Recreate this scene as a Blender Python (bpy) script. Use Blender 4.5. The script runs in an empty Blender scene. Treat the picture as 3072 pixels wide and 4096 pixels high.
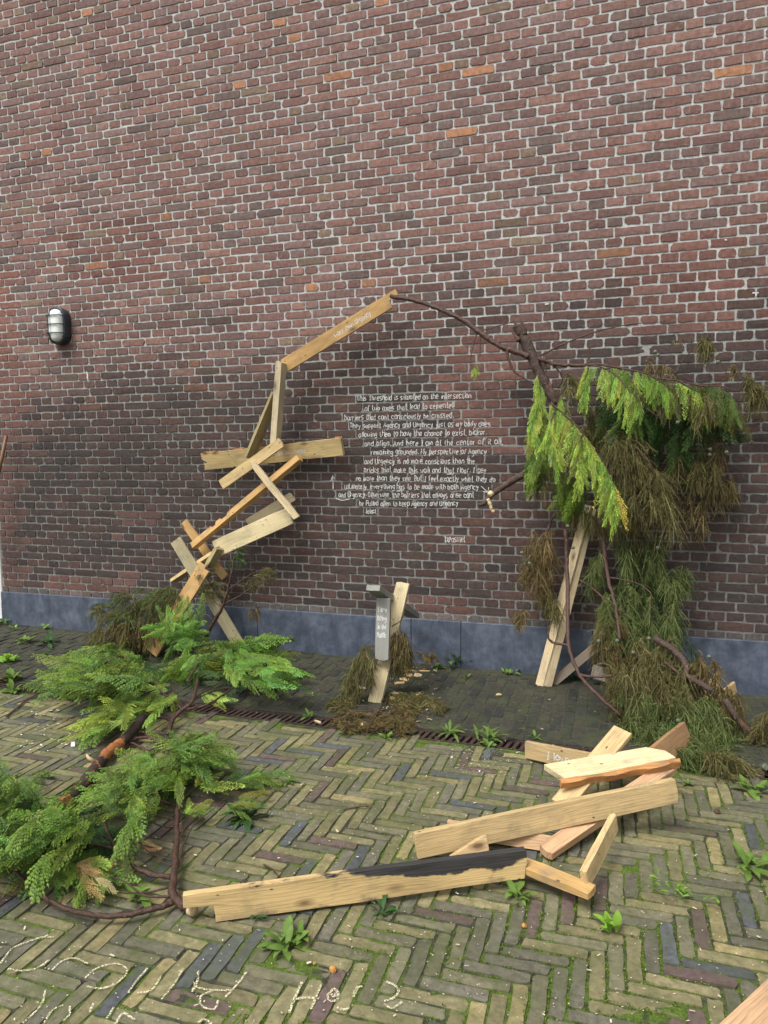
import bpy, bmesh, math, random
import numpy as np
from mathutils import Vector, Matrix, noise as mnoise

# ------------------------------------------------------------------ camera
SC = bpy.context.scene
FPX, YAW, PIT, ROL = 2880.0, -0.3105, 0.0786, -0.0060
CAM = Vector((3.7172, -4.9272, 1.5134))
_R = Vector((math.cos(YAW), -math.sin(YAW), 0))
_F = Vector((math.sin(YAW)*math.cos(PIT), math.cos(YAW)*math.cos(PIT), -math.sin(PIT)))
_U = Vector((math.sin(YAW)*math.sin(PIT), math.cos(YAW)*math.sin(PIT), math.cos(PIT)))
RGT = _R*math.cos(ROL) + _U*math.sin(ROL)
UPV = -_R*math.sin(ROL) + _U*math.cos(ROL)
cd = bpy.data.cameras.new('camera')
cd.sensor_fit = 'VERTICAL'; cd.sensor_height = 24.0; cd.lens = FPX/4096*24.0
cd.clip_start = 0.05; cd.clip_end = 500
cam = bpy.data.objects.new('camera', cd); SC.collection.objects.link(cam)
M = Matrix((RGT, UPV, -_F)).transposed().to_4x4(); M.translation = CAM
cam.matrix_world = M
SC.camera = cam

# ------------------------------------------------------------------ sky, sun, exposure (overcast day)
SUN_EL, SUN_AZ = 58.0, 205.0         # azimuth the light comes from, clockwise from +Y
world = bpy.data.worlds.new('World'); SC.world = world; world.use_nodes = True
wn = world.node_tree; wn.nodes.clear()
sky = wn.nodes.new('ShaderNodeTexSky'); sky.sky_type = 'NISHITA'; sky.sun_disc = False
sky.sun_elevation = math.radians(SUN_EL); sky.sun_rotation = math.radians(SUN_AZ)
sky.dust_density = 4.0; sky.air_density = 1.2
hs = wn.nodes.new('ShaderNodeHueSaturation'); hs.inputs['Saturation'].default_value = 0.22
bg = wn.nodes.new('ShaderNodeBackground'); bg.inputs['Strength'].default_value = 0.105
wo = wn.nodes.new('ShaderNodeOutputWorld')
wn.links.new(sky.outputs[0], hs.inputs['Color']); wn.links.new(hs.outputs[0], bg.inputs['Color'])
wn.links.new(bg.outputs[0], wo.inputs['Surface'])
sd = bpy.data.lights.new('sun', 'SUN'); sd.energy = 1.5; sd.angle = math.radians(26); sd.color = (1.0, 0.97, 0.92)
sun = bpy.data.objects.new('sun', sd); SC.collection.objects.link(sun)
_e, _a = math.radians(SUN_EL), math.radians(SUN_AZ)
sdir = Vector((math.sin(_a)*math.cos(_e), math.cos(_a)*math.cos(_e), math.sin(_e)))
sun.rotation_euler = sdir.to_track_quat('Z', 'Y').to_euler()
SC.view_settings.view_transform = 'Standard'; SC.view_settings.look = 'None'
SC.view_settings.exposure = 0.88; SC.view_settings.gamma = 1.0
SC.view_settings.use_curve_mapping = False
SC.cycles.max_bounces = 6; SC.cycles.transparent_max_bounces = 8

# ------------------------------------------------------------------ helpers
def ray(x, y):
    return (_F + RGT*((x-1536)/FPX) + UPV*((2048-y)/FPX))
def W(x, y, Y=0.0):                 # photo direction met by the plane Y = const
    d = ray(x, y); return CAM + d*((Y-CAM.y)/d.y)
def G(x, y, z=0.0):                 # photo direction met by the plane z = const
    d = ray(x, y); return CAM + d*((z-CAM.z)/d.z)
def proj(p):
    d = Vector(p)-CAM; f = d.dot(_F)
    return 1536+FPX*d.dot(RGT)/f, 2048-FPX*d.dot(UPV)/f
def crop(x0, y0, s):
    return lambda a, b: (x0+a/s, y0+b/s)

def link(o, parent=None, label=None, cat=None, group=None, kind=None):
    SC.collection.objects.link(o)
    if parent is not None: o.parent = parent
    if label: o['label'] = label
    if cat: o['category'] = cat
    if group: o['group'] = group
    if kind: o['kind'] = kind
    return o
def empty(name, loc, label=None, cat=None, group=None, kind=None):
    o = bpy.data.objects.new(name, None); o.location = loc; o.empty_display_size = 0.1
    return link(o, None, label, cat, group, kind)
def mesh_obj(name, me, mat, parent=None, world=None, **kw):
    if mat and not me.materials: me.materials.append(mat)
    o = bpy.data.objects.new(name, me)
    link(o, parent, **kw)
    if world is not None:
        o.matrix_world = world
        if parent is not None:
            o.matrix_parent_inverse = Matrix.Identity(4)
            o.matrix_basis = parent_world(parent).inverted() @ world
    elif parent is not None:
        o.matrix_parent_inverse = parent_world(parent).inverted()
    return o
def parent_world(p):
    m = p.matrix_basis.copy()
    if p.parent is not None: m = parent_world(p.parent) @ p.matrix_parent_inverse @ m
    return m

def set_col(me, cols):
    a = me.color_attributes.new('col', 'FLOAT_COLOR', 'POINT')
    a.data.foreach_set('color', np.asarray(cols, dtype=np.float32).ravel())

class Quads:                        # many quads with a colour per vertex -> one mesh
    def __init__(s): s.v = []; s.c = []
    def add(s, v, c):               # v: (n,4,3)   c: (n,4,3)
        s.v.append(np.asarray(v, np.float32).reshape(-1, 3)); s.c.append(np.asarray(c, np.float32).reshape(-1, 3))
    def mesh(s, name, origin=(0, 0, 0)):
        v = np.concatenate(s.v) - np.asarray(origin, np.float32); c = np.concatenate(s.c)
        n = len(v); me = bpy.data.meshes.new(name)
        me.vertices.add(n); me.vertices.foreach_set('co', v.ravel())
        me.loops.add(n); me.loops.foreach_set('vertex_index', np.arange(n, dtype=np.int32))
        me.polygons.add(n//4); me.polygons.foreach_set('loop_start', np.arange(0, n, 4, dtype=np.int32))
        me.update(calc_edges=True); me.validate()
        set_col(me, np.concatenate([c, np.ones((n, 1), np.float32)], 1))
        return me

# ------------------------------------------------------------------ materials
def mat(name):
    m = bpy.data.materials.new(name); m.use_nodes = True
    nt = m.node_tree; b = nt.nodes['Principled BSDF']
    return m, nt, b
def N(nt, t, **kw):
    n = nt.nodes.new(t)
    for k, v in kw.items():
        if k in n.inputs: n.inputs[k].default_value = v
        else: setattr(n, k, v)
    return n
def noise_n(nt, vec, scale, detail=4, rough=0.55, dist=0.0):
    n = N(nt, 'ShaderNodeTexNoise', Scale=scale, Detail=detail, Roughness=rough, Distortion=dist)
    if vec is not None: nt.links.new(vec, n.inputs['Vector'])
    return n.outputs['Fac']
def ramp(nt, fac, stops):
    r = nt.nodes.new('ShaderNodeValToRGB'); nt.links.new(fac, r.inputs[0])
    e = r.color_ramp.elements
    while len(e) < len(stops): e.new(0.5)
    for i, (p, c) in enumerate(stops):
        e[i].position = p; e[i].color = (c[0], c[1], c[2], 1) if isinstance(c, (tuple, list)) else (c, c, c, 1)
    return r.outputs[0]
def mixc(nt, fac, a, b, mode='MIX'):
    n = nt.nodes.new('ShaderNodeMix'); n.data_type = 'RGBA'; n.blend_type = mode
    for s, v in ((n.inputs[0], fac), (n.inputs[6], a), (n.inputs[7], b)):
        if hasattr(v, 'is_output') or isinstance(v, bpy.types.NodeSocket): nt.links.new(v, s)
        elif isinstance(v, (tuple, list)): s.default_value = (v[0], v[1], v[2], 1)
        else: s.default_value = v
    return n.outputs[2]
def math_n(nt, op, a, b=None, c=None, clamp=False):
    n = nt.nodes.new('ShaderNodeMath'); n.operation = op; n.use_clamp = clamp
    for i, v in enumerate((a, b, c)):
        if v is None: continue
        if isinstance(v, bpy.types.NodeSocket): nt.links.new(v, n.inputs[i])
        else: n.inputs[i].default_value = v
    return n.outputs[0]
def bump(nt, b, h, strength, dist=0.01):
    n = N(nt, 'ShaderNodeBump', Strength=strength, Distance=dist)
    nt.links.new(h, n.inputs['Height']); nt.links.new(n.outputs[0], b.inputs['Normal'])
def mapping(nt, vec, scale, loc=(0, 0, 0)):
    n = nt.nodes.new('ShaderNodeMapping'); n.inputs['Scale'].default_value = scale; n.inputs['Location'].default_value = loc
    nt.links.new(vec, n.inputs['Vector']); return n.outputs[0]
def pos(nt): return nt.nodes.new('ShaderNodeNewGeometry').outputs['Position']
def objc(nt): return nt.nodes.new('ShaderNodeTexCoord').outputs['Object']
def attr(nt, name='col'):
    n = nt.nodes.new('ShaderNodeAttribute'); n.attribute_name = name; return n.outputs['Color']

def soot(nt, p):                     # soft sooty weathering with a shape of its own, same on brick and mortar
    big = noise_n(nt, mapping(nt, p, (.75, .75, 1.0), (2.3, 0, .4)), 1.0, 6, .62, .6)
    sep = nt.nodes.new('ShaderNodeSeparateXYZ'); nt.links.new(p, sep.inputs[0])
    up = N(nt, 'ShaderNodeMapRange'); nt.links.new(sep.outputs[2], up.inputs[0])
    for i, v in ((1, 1.7), (2, 3.1), (3, .0), (4, .34)): up.inputs[i].default_value = v
    return ramp(nt, math_n(nt, 'ADD', big, up.outputs[0]), [(.36, .86), (.52, .46), (.68, 0.0)])
def m_brick():
    m, nt, b = mat('fired_brick'); p = pos(nt)
    c = attr(nt)
    n1 = noise_n(nt, p, 38, 5, .65); n2 = noise_n(nt, mapping(nt, p, (90, 90, 12)), 1.0, 3, .6)
    n3 = noise_n(nt, p, 170, 3, .7)
    c = mixc(nt, 1.0, c, ramp(nt, n1, [(.25, .62), (.5, .95), (.75, 1.25)]), 'MULTIPLY')
    c = mixc(nt, .55, c, ramp(nt, n2, [(.3, .7), (.6, 1.08)]), 'MULTIPLY')
    c = mixc(nt, soot(nt, p), c, mixc(nt, .30, (.040, .035, .033), c))
    c = mixc(nt, ramp(nt, n3, [(.66, 0.), (.74, .55)]), c, (.035, .028, .026))
    n4 = noise_n(nt, mapping(nt, p, (60, 60, 7)), 1.0, 2, .5)
    c = mixc(nt, ramp(nt, n4, [(.66, 0.), (.78, .22)]), c, (.42, .36, .33))
    nt.links.new(c, b.inputs['Base Color']); b.inputs['Roughness'].default_value = .88
    b.inputs['Specular IOR Level'].default_value = .25
    bump(nt, b, math_n(nt, 'ADD', n1, math_n(nt, 'MULTIPLY', n3, .5)), .55, .006)
    return m
def m_mortar():
    m, nt, b = mat('lime_mortar'); p = pos(nt)
    sep = nt.nodes.new('ShaderNodeSeparateXYZ'); nt.links.new(p, sep.inputs[0])
    big = noise_n(nt, p, 1.1, 3, .6)
    h = math_n(nt, 'ADD', sep.outputs[2], math_n(nt, 'MULTIPLY', big, 1.3))
    f = N(nt, 'ShaderNodeMapRange'); nt.links.new(h, f.inputs[0]); f.inputs[1].default_value = 2.3; f.inputs[2].default_value = 3.5
    c = mixc(nt, f.outputs[0], (.27, .268, .25), (.50, .503, .485))
    c = mixc(nt, math_n(nt, 'MULTIPLY', soot(nt, p), .8), c, (.11, .108, .10))
    n1 = noise_n(nt, p, 60, 5, .7)
    c = mixc(nt, 1.0, c, ramp(nt, n1, [(.25, .55), (.5, 1.), (.8, 1.3)]), 'MULTIPLY')
    nt.links.new(c, b.inputs['Base Color']); b.inputs['Roughness'].default_value = .95
    bump(nt, b, noise_n(nt, p, 140, 4, .7), .8, .006)
    return m
def m_plinth():
    m, nt, b = mat('blue_limestone'); p = pos(nt)
    n1 = noise_n(nt, p, 9, 6, .65, .4); n2 = noise_n(nt, mapping(nt, p, (26, 26, 5)), 1, 4, .65)
    c = ramp(nt, n1, [(.28, (.036, .047, .070)), (.5, (.072, .090, .126)), (.72, (.135, .156, .20))])
    c = mixc(nt, .5, c, ramp(nt, n2, [(.3, .55), (.65, 1.2)]), 'MULTIPLY')
    c = mixc(nt, ramp(nt, noise_n(nt, p, 120, 2, .5), [(.7, 0.), (.78, .5)]), c, (.30, .32, .34))
    nt.links.new(c, b.inputs['Base Color']); b.inputs['Roughness'].default_value = .62
    bump(nt, b, n1, .12, .01)
    return m
def m_paver(name, rough, wet):
    m, nt, b = mat(name); p = pos(nt)
    n1 = noise_n(nt, p, 34, 6, .68); n2 = noise_n(nt, p, 7, 4, .6); n3 = noise_n(nt, p, 190, 3, .6)
    c = mixc(nt, 1.0, attr(nt), ramp(nt, n1, [(.25, .5), (.5, .95), (.75, 1.4)]), 'MULTIPLY')
    c = mixc(nt, ramp(nt, n2, [(.42, 0.), (.66, wet)]), c, (.070, .084, .028))       # algae film
    c = mixc(nt, ramp(nt, n3, [(.64, 0.), (.72, .6)]), c, (.03, .03, .024))
    nt.links.new(c, b.inputs['Base Color']); b.inputs['Roughness'].default_value = rough
    b.inputs['Specular IOR Level'].default_value = .35
    bump(nt, b, math_n(nt, 'ADD', n1, math_n(nt, 'MULTIPLY', n3, .6)), .6, .007)
    return m
def m_joint(name, moss):
    m, nt, b = mat(name); p = pos(nt)
    n1 = noise_n(nt, p, 4.5, 4, .62); n2 = noise_n(nt, p, 130, 4, .7); n3 = noise_n(nt, p, 30, 4, .65)
    soil = ramp(nt, n3, [(.3, (.034, .034, .022)), (.7, (.084, .080, .050))])
    mo = ramp(nt, n2, [(.25, (.030, .058, .006)), (.5, (.090, .150, .012)), (.75, (.18, .27, .024))])
    f = ramp(nt, math_n(nt, 'ADD', n1, math_n(nt, 'MULTIPLY', math_n(nt, 'SUBTRACT', n3, .5), .5)), [(.56-moss, 0.), (.68-moss, 1.)])
    nt.links.new(mixc(nt, f, soil, mo), b.inputs['Base Color']); b.inputs['Roughness'].default_value = .95
    bump(nt, b, n2, 1.0, .012)
    return m
def m_wood(name, grey=0.0, char=False):
    m, nt, b = mat(name)
    oi = nt.nodes.new('ShaderNodeObjectInfo')
    off = nt.nodes.new('ShaderNodeCombineXYZ')
    nt.links.new(math_n(nt, 'MULTIPLY', oi.outputs['Random'], 37.0), off.inputs[0])
    nt.links.new(math_n(nt, 'MULTIPLY', oi.outputs['Random'], 11.0), off.inputs[1])
    va = nt.nodes.new('ShaderNodeVectorMath'); nt.links.new(objc(nt), va.inputs[0]); nt.links.new(off.outputs[0], va.inputs[1])
    p = va.outputs[0]
    warp = noise_n(nt, mapping(nt, p, (2.2, 9, 9)), 1, 3, .5)
    sx = nt.nodes.new('ShaderNodeSeparateXYZ'); nt.links.new(p, sx.inputs[0])
    # growth rings: distance-like field across the board, bent by the warp
    g = math_n(nt, 'ADD', math_n(nt, 'MULTIPLY', sx.outputs[1], 90), math_n(nt, 'MULTIPLY', warp, 9))
    g = math_n(nt, 'ADD', g, math_n(nt, 'MULTIPLY', sx.outputs[2], 40))
    rings = math_n(nt, 'FRACT', g)
    fine = noise_n(nt, mapping(nt, p, (6, 240, 240)), 1, 3, .6)
    blot = noise_n(nt, mapping(nt, p, (3, 12, 12)), 1, 4, .6)
    c = oi.outputs['Color']
    c = mixc(nt, 1.0, c, ramp(nt, rings, [(0., 1.05), (.55, 1.0), (.85, .80), (1., 1.03)]), 'MULTIPLY')
    c = mixc(nt, .8, c, ramp(nt, fine, [(.3, .72), (.6, 1.1)]), 'MULTIPLY')
    c = mixc(nt, .75, c, ramp(nt, blot, [(.28, .62), (.55, 1.05), (.8, 1.15)]), 'MULTIPLY')
    vo = N(nt, 'ShaderNodeTexVoronoi', Scale=1.0, Randomness=1.0); nt.links.new(mapping(nt, p, (3.4, 8.5, 3)), vo.inputs['Vector'])
    k = ramp(nt, vo.outputs['Distance'], [(.05, 1.), (.085, .55), (.16, 0.)])
    c = mixc(nt, math_n(nt, 'MULTIPLY', k, .85), c, (.075, .035, .016))
    vh = N(nt, 'ShaderNodeTexVoronoi', Scale=1.0); nt.links.new(mapping(nt, p, (11, 24, 24)), vh.inputs['Vector'])
    c = mixc(nt, ramp(nt, vh.outputs['Distance'], [(.07, .9), (.10, 0.)]), c, (.03, .022, .016))
    dirt = noise_n(nt, p, 9, 5, .65)
    c = mixc(nt, ramp(nt, dirt, [(.52, 0.), (.72, .5+.4*grey)]), c, (.16, .145, .12))
    if grey: c = mixc(nt, ramp(nt, noise_n(nt, mapping(nt, p, (2, 7, 7)), 1, 3), [(.35, .9*grey), (.65, .45*grey)]), c, (.25, .25, .225))
    if char:
        q = nt.nodes.new('ShaderNodeSeparateXYZ'); nt.links.new(objc(nt), q.inputs[0])
        cn = noise_n(nt, mapping(nt, p, (3.2, 6, 6)), 1, 5, .6)
        hgt = math_n(nt, 'ADD', math_n(nt, 'MULTIPLY', q.outputs[1], 8.0), math_n(nt, 'MULTIPLY', math_n(nt, 'SUBTRACT', cn, .5), 1.3))
        hgt = math_n(nt, 'ADD', hgt, math_n(nt, 'MULTIPLY', q.outputs[0], .52))
        f1 = ramp(nt, hgt, [(.585, 0.), (.64, 1.)])
        low = math_n(nt, 'ADD', math_n(nt, 'MULTIPLY', q.outputs[1], -8.0), math_n(nt, 'MULTIPLY', math_n(nt, 'SUBTRACT', cn, .5), 2.2))
        f2 = ramp(nt, low, [(.44, 0.), (.60, .75)])
        blk = ramp(nt, fine, [(.3, (.018, .017, .018)), (.7, (.07, .066, .062))])
        c = mixc(nt, math_n(nt, 'MAXIMUM', f1, f2), c, blk)
    nt.links.new(c, b.inputs['Base Color']); b.inputs['Roughness'].default_value = .7
    b.inputs['Specular IOR Level'].default_value = .3
    bump(nt, b, math_n(nt, 'ADD', fine, math_n(nt, 'MULTIPLY', rings, .3)), .3, .004)
    return m
def m_bark(name, c0, c1, c2, scale=(3, 14, 14), edge=.5, rough=.75):
    m, nt, b = mat(name); p = pos(nt)
    n1 = noise_n(nt, p, 16, 5, .65, .5); n2 = noise_n(nt, p, 60, 5, .7); n3 = noise_n(nt, p, 7, 4, .6)
    c = mixc(nt, ramp(nt, n2, [(.3, 0.), (.7, 1.)]), c0, c1)
    c = mixc(nt, ramp(nt, math_n(nt, 'ADD', n3, math_n(nt, 'MULTIPLY', math_n(nt, 'SUBTRACT', n1, .5), .7)), [(edge, 0.), (edge+.06, 1.)]), c, c2)
    nt.links.new(c, b.inputs['Base Color']); b.inputs['Roughness'].default_value = rough
    bump(nt, b, math_n(nt, 'ADD', n1, n2), .8, .012)
    return m
def m_leaf(name, trans=.3, rough=.55):
    m, nt, b = mat(name)
    c = attr(nt); v = noise_n(nt, pos(nt), 22, 3, .6)
    c = mixc(nt, 1.0, c, ramp(nt, v, [(.3, .72), (.7, 1.25)]), 'MULTIPLY')
    nt.links.new(c, b.inputs['Base Color']); b.inputs['Roughness'].default_value = rough
    b.inputs['Specular IOR Level'].default_value = .3
    t = nt.nodes.new('ShaderNodeBsdfTranslucent'); nt.links.new(c, t.inputs[0])
    mx = nt.nodes.new('ShaderNodeMixShader'); mx.inputs[0].default_value = trans
    nt.links.new(b.outputs[0], mx.inputs[1]); nt.links.new(t.outputs[0], mx.inputs[2])
    nt.links.new(mx.outputs[0], nt.nodes['Material Output'].inputs['Surface'])
    return m
def m_plain(name, col, rough=.6, metal=0.0, var=.25, scale=40, bumps=.2):
    m, nt, b = mat(name); n = noise_n(nt, pos(nt), scale, 5, .65)
    nt.links.new(mixc(nt, 1.0, col, ramp(nt, n, [(.25, 1-var), (.75, 1+var)]), 'MULTIPLY'), b.inputs['Base Color'])
    b.inputs['Roughness'].default_value = rough; b.inputs['Metallic'].default_value = metal
    if bumps: bump(nt, b, n, bumps, .005)
    return m
def m_chalk(name, col, cover):
    m, nt, b = mat(name); b.inputs['Base Color'].default_value = (*col, 1); b.inputs['Roughness'].default_value = 1.0
    t = nt.nodes.new('ShaderNodeBsdfTransparent'); mx = nt.nodes.new('ShaderNodeMixShader')
    nt.links.new(ramp(nt, noise_n(nt, pos(nt), 260, 3, .7), [(cover-.07, 0.), (cover+.07, 1.)]), mx.inputs[0])
    nt.links.new(t.outputs[0], mx.inputs[1]); nt.links.new(b.outputs[0], mx.inputs[2])
    nt.links.new(mx.outputs[0], nt.nodes['Material Output'].inputs['Surface'])
    return m

MT = dict(brick=m_brick(), mortar=m_mortar(), plinth=m_plinth(),
    paver=m_paver('clay_paver', .72, .55), dark_paver=m_paver('damp_clay_paver', .8, .5),
    joint=m_joint('mossy_joint', .13), dark_joint=m_joint('soil_joint', -.10),
    wood=m_wood('pine'), grey=m_wood('weathered_pine', .9), worn=m_wood('worn_pine', .35), char=m_wood('charred_pine', 0., True),
    bark=m_bark('brown_bark', (.050, .026, .018), (.13, .065, .042), (.030, .020, .016), edge=.56),
    red_bark=m_bark('reddish_bark', (.040, .020, .015), (.105, .052, .036), (.16, .105, .075), edge=.68, rough=.38),
    log=m_bark('peeling_bark', (.30, .105, .030), (.42, .16, .045), (.036, .022, .018), edge=.40), old_bark=m_bark('torn_bark', (.045, .030, .024), (.095, .058, .044), (.19, .085, .055), edge=.60),
    leaf=m_leaf('cypress_leaf', .16), dry=m_leaf('drooping_needles', .12, .7), weed=m_leaf('weed_leaf', .25, .62),
    cutwood=m_plain('cut_wood', (.62, .47, .28), .8, 0, .2, 60),
    rust=m_plain('rusted_iron', (.045, .026, .020), .85, 0, .5, 50, .5),
    black=m_plain('dark_gap', (.012, .011, .010), .9),
    steel=m_plain('painted_steel', (.030, .036, .046), .42, 0, .12, 30, .05),
    glass=m_plain('opal_glass', (.78, .80, .78), .25, 0, .05, 6, 0),
    white=m_plain('white_paint', (.72, .73, .72), .5, 0, .1, 12, .05),
    chalk=m_chalk('white_chalk', (.76, .76, .74), .45), chalk2=m_chalk('pale_chalk', (.72, .66, .44), .51),
    cone=m_plain('green_cone', (.115, .13, .085), .7, 0, .35, 90, .5),
    blue=m_plain('blue_plastic', (.02, .08, .25), .4),
    stick=m_plain('brown_stick', (.16, .075, .03), .5, 0, .3, 25, .1),
    ground=m_joint('far_ground', .0))
# WALL-SECTION

# ------------------------------------------------------------------ laid pieces (bricks, pavers)
def piece(w, h, rng, depth, ins=.004, r=.007, jit=.0016, nl=3, ns=1, relief=.0012):
    """irregular block seen from its face: rows (u, v, out) and faces, about 48 triangles"""
    a, b = w/2, h/2
    pts = []
    def side(p, q, n):
        for i in range(1, n+1):
            t = i/(n+1) + rng.uniform(-.08, .08)
            pts.append((p[0]+(q[0]-p[0])*t, p[1]+(q[1]-p[1])*t))
    rr = [r*rng.uniform(.35, 1.5) for _ in range(4)]
    cs = [((-a, -b+rr[0]), (-a+rr[0], -b)), ((a-rr[1], -b), (a, -b+rr[1])), ((a, b-rr[2]), (a-rr[2], b)), ((-a+rr[3], b), (-a, b-rr[3]))]
    nn = [nl, ns, nl, ns]
    for i in range(4):
        pts += [cs[i][0], cs[i][1]]
        side(cs[i][1], cs[(i+1) % 4][0], nn[i])
    pts = [(x+rng.gauss(0, jit), y+rng.gauss(0, jit)) for x, y in pts]
    n = len(pts)
    V = [(x, y, -depth) for x, y in pts]
    for x, y in pts:
        k = ins*rng.uniform(.6, 1.5)
        V.append((x*(1-k/a), y*(1-k/b), rng.uniform(-.0018, 0)))
    V.append((rng.uniform(-.2, .2)*a, rng.uniform(-.2, .2)*b, rng.uniform(-relief, relief)))
    F = [(i, (i+1) % n, n+(i+1) % n, n+i) for i in range(n)]
    F += [(n+i, n+(i+1) % n, 2*n) for i in range(n)]
    return V, F
class Field:                         # joins many pieces into one mesh
    def __init__(s): s.v = []; s.f = []; s.c = []
    def add(s, V, F, col):
        o = len(s.v); s.v += V; s.f += [tuple(i+o for i in f) for f in F]; s.c += [(*col, 1)]*len(V)
    def mesh(s, name):
        me = bpy.data.meshes.new(name); me.from_pydata(s.v, [], s.f); set_col(me, s.c); return me

R = random.Random(11)
ROW, HDR, Z0 = .0624, .110, .36
wall = empty('brick_wall', (1.6, 0, 0), 'tall dark red brick wall with chalk text and blue stone base', 'wall')
def tone(c, k): return tuple(max(.004, x*k) for x in c)
def lerp(a, b, t): return tuple(x+(y-x)*t for x, y in zip(a, b))
def smooth(t): t = max(0., min(1., t)); return t*t*(3-2*t)
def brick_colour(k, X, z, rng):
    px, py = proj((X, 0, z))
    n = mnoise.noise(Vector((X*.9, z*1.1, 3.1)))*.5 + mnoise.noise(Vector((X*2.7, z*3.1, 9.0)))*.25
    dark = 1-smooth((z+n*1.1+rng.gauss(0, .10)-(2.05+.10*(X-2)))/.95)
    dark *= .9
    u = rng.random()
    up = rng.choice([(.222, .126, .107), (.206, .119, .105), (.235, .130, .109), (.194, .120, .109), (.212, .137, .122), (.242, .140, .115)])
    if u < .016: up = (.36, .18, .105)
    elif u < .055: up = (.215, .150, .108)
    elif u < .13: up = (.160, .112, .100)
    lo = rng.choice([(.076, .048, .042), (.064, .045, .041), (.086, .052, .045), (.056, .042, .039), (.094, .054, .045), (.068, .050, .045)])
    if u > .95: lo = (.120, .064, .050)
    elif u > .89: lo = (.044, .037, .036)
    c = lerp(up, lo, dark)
    red = (.172, .086, .072)
    j = rng.uniform(-.4, .4)
    # replaced, smoother and redder bricks
    patch = ((1775+60*math.sin(k*2.3) < px < 2090 and 1330 < py < 1830) or (1540 < px < 1860 and 2375 < py) or
             (200 < px < 560 and 2300 < py) or (440 < px < 640 and 2010 < py < 2160 and u > .4) or
             (240+40*math.sin(k*1.7) < px < 660 and 860 < py < 1130 and u > .25) or (2520 < px < 2960 and 930 < py < 1330))
    edge = 40+60*((k % 4)/3.0) + (30 if k % 2 else 0)
    if px < edge+25 and py > 1450: patch = True
    if px < 55 and 1080 < py <= 1450: c = (.225, .108, .085)
    if patch: c = lerp(red, (.215, .118, .095), rng.random()*.6)
    if z < Z0+.03: c = lerp(c, (.17, .165, .155), .55)          # lime splashed course on the base
    return tone(c, rng.uniform(.82, 1.2))

X0, X1, KTOP = -3.0, 6.2, 84
LEFT_END = -1.385
bricks = []
for k in range(0, KTOP):
    z = Z0 + ROW*k
    if k % 2 == 0: joints = [HDR*j for j in range(int(X0/HDR)-1, int(X1/HDR)+2)]
    else:
        s = .5 if k % 4 == 3 else 1.5
        joints = [HDR*(j+s) for j in range(2*int(X0/HDR/2)-2, int(X1/HDR)+3, 2)]
    joints = [x+R.gauss(0, .0022) for x in joints]
    for xa, xb in zip(joints, joints[1:]):
        if xb > X1 or xa < X0: continue
        if k < 31 and xb < LEFT_END+.03: continue                # door opening
        if k < 31 and xa < LEFT_END: xa = LEFT_END
        if xb-xa < .035: continue
        w = xb-xa-R.uniform(.0068, .0108); h = ROW-R.uniform(.0075, .0108)
        xc = (xa+xb)/2; zc = z+R.gauss(0, .0009)
        bricks.append((xc, zc, w, h, brick_colour(k, xc, zc, R)))
def screen_area(b):
    x, y = proj((b[0], 0, b[1])); m = 30
    if not (m < x < 3072-m and m < y < 4096-m): return 0
    if 2060 < x < 2960 and 1380 < y < 3000: return 0
    d = (Vector((b[0], 0, b[1]))-CAM).length
    return b[2]*b[3]/d**2
order = sorted(range(len(bricks)), key=lambda i: -screen_area(bricks[i]))
single = set(order[:300])
fld = Field()
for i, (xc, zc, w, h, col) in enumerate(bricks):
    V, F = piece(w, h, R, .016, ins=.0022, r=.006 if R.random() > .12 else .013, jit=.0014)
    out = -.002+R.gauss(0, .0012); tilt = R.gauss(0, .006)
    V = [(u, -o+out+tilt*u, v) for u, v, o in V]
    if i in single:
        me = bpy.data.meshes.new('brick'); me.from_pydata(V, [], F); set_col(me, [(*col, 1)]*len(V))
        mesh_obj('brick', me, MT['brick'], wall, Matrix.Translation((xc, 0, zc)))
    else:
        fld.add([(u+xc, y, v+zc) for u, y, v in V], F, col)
mesh_obj('brickwork', fld.mesh('brickwork'), MT['brick'], wall, kind='stuff')

def box(bm, x0, x1, y0, y1, z0, z1):
    vs = [bm.verts.new(p) for p in ((x0, y0, z0), (x1, y0, z0), (x1, y1, z0), (x0, y1, z0), (x0, y0, z1), (x1, y0, z1), (x1, y1, z1), (x0, y1, z1))]
    for f in ((0, 3, 2, 1), (4, 5, 6, 7), (0, 1, 5, 4), (1, 2, 6, 5), (2, 3, 7, 6), (3, 0, 4, 7)): bm.faces.new([vs[i] for i in f])
def bm_mesh(name, bm, bevel=0.0, seg=1):
    if bevel: bmesh.ops.bevel(bm, geom=bm.edges[:], offset=bevel, segments=seg, affect='EDGES')
    bmesh.ops.recalc_face_normals(bm, faces=bm.faces[:])
    me = bpy.data.meshes.new(name); bm.to_mesh(me); bm.free(); return me
def boxes(name, lst, bevel=0.0):
    bm = bmesh.new()
    for b in lst: box(bm, *b)
    return bm_mesh(name, bm, bevel)
ztop = Z0+ROW*(KTOP-.5); zop = Z0+ROW*30.5
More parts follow.
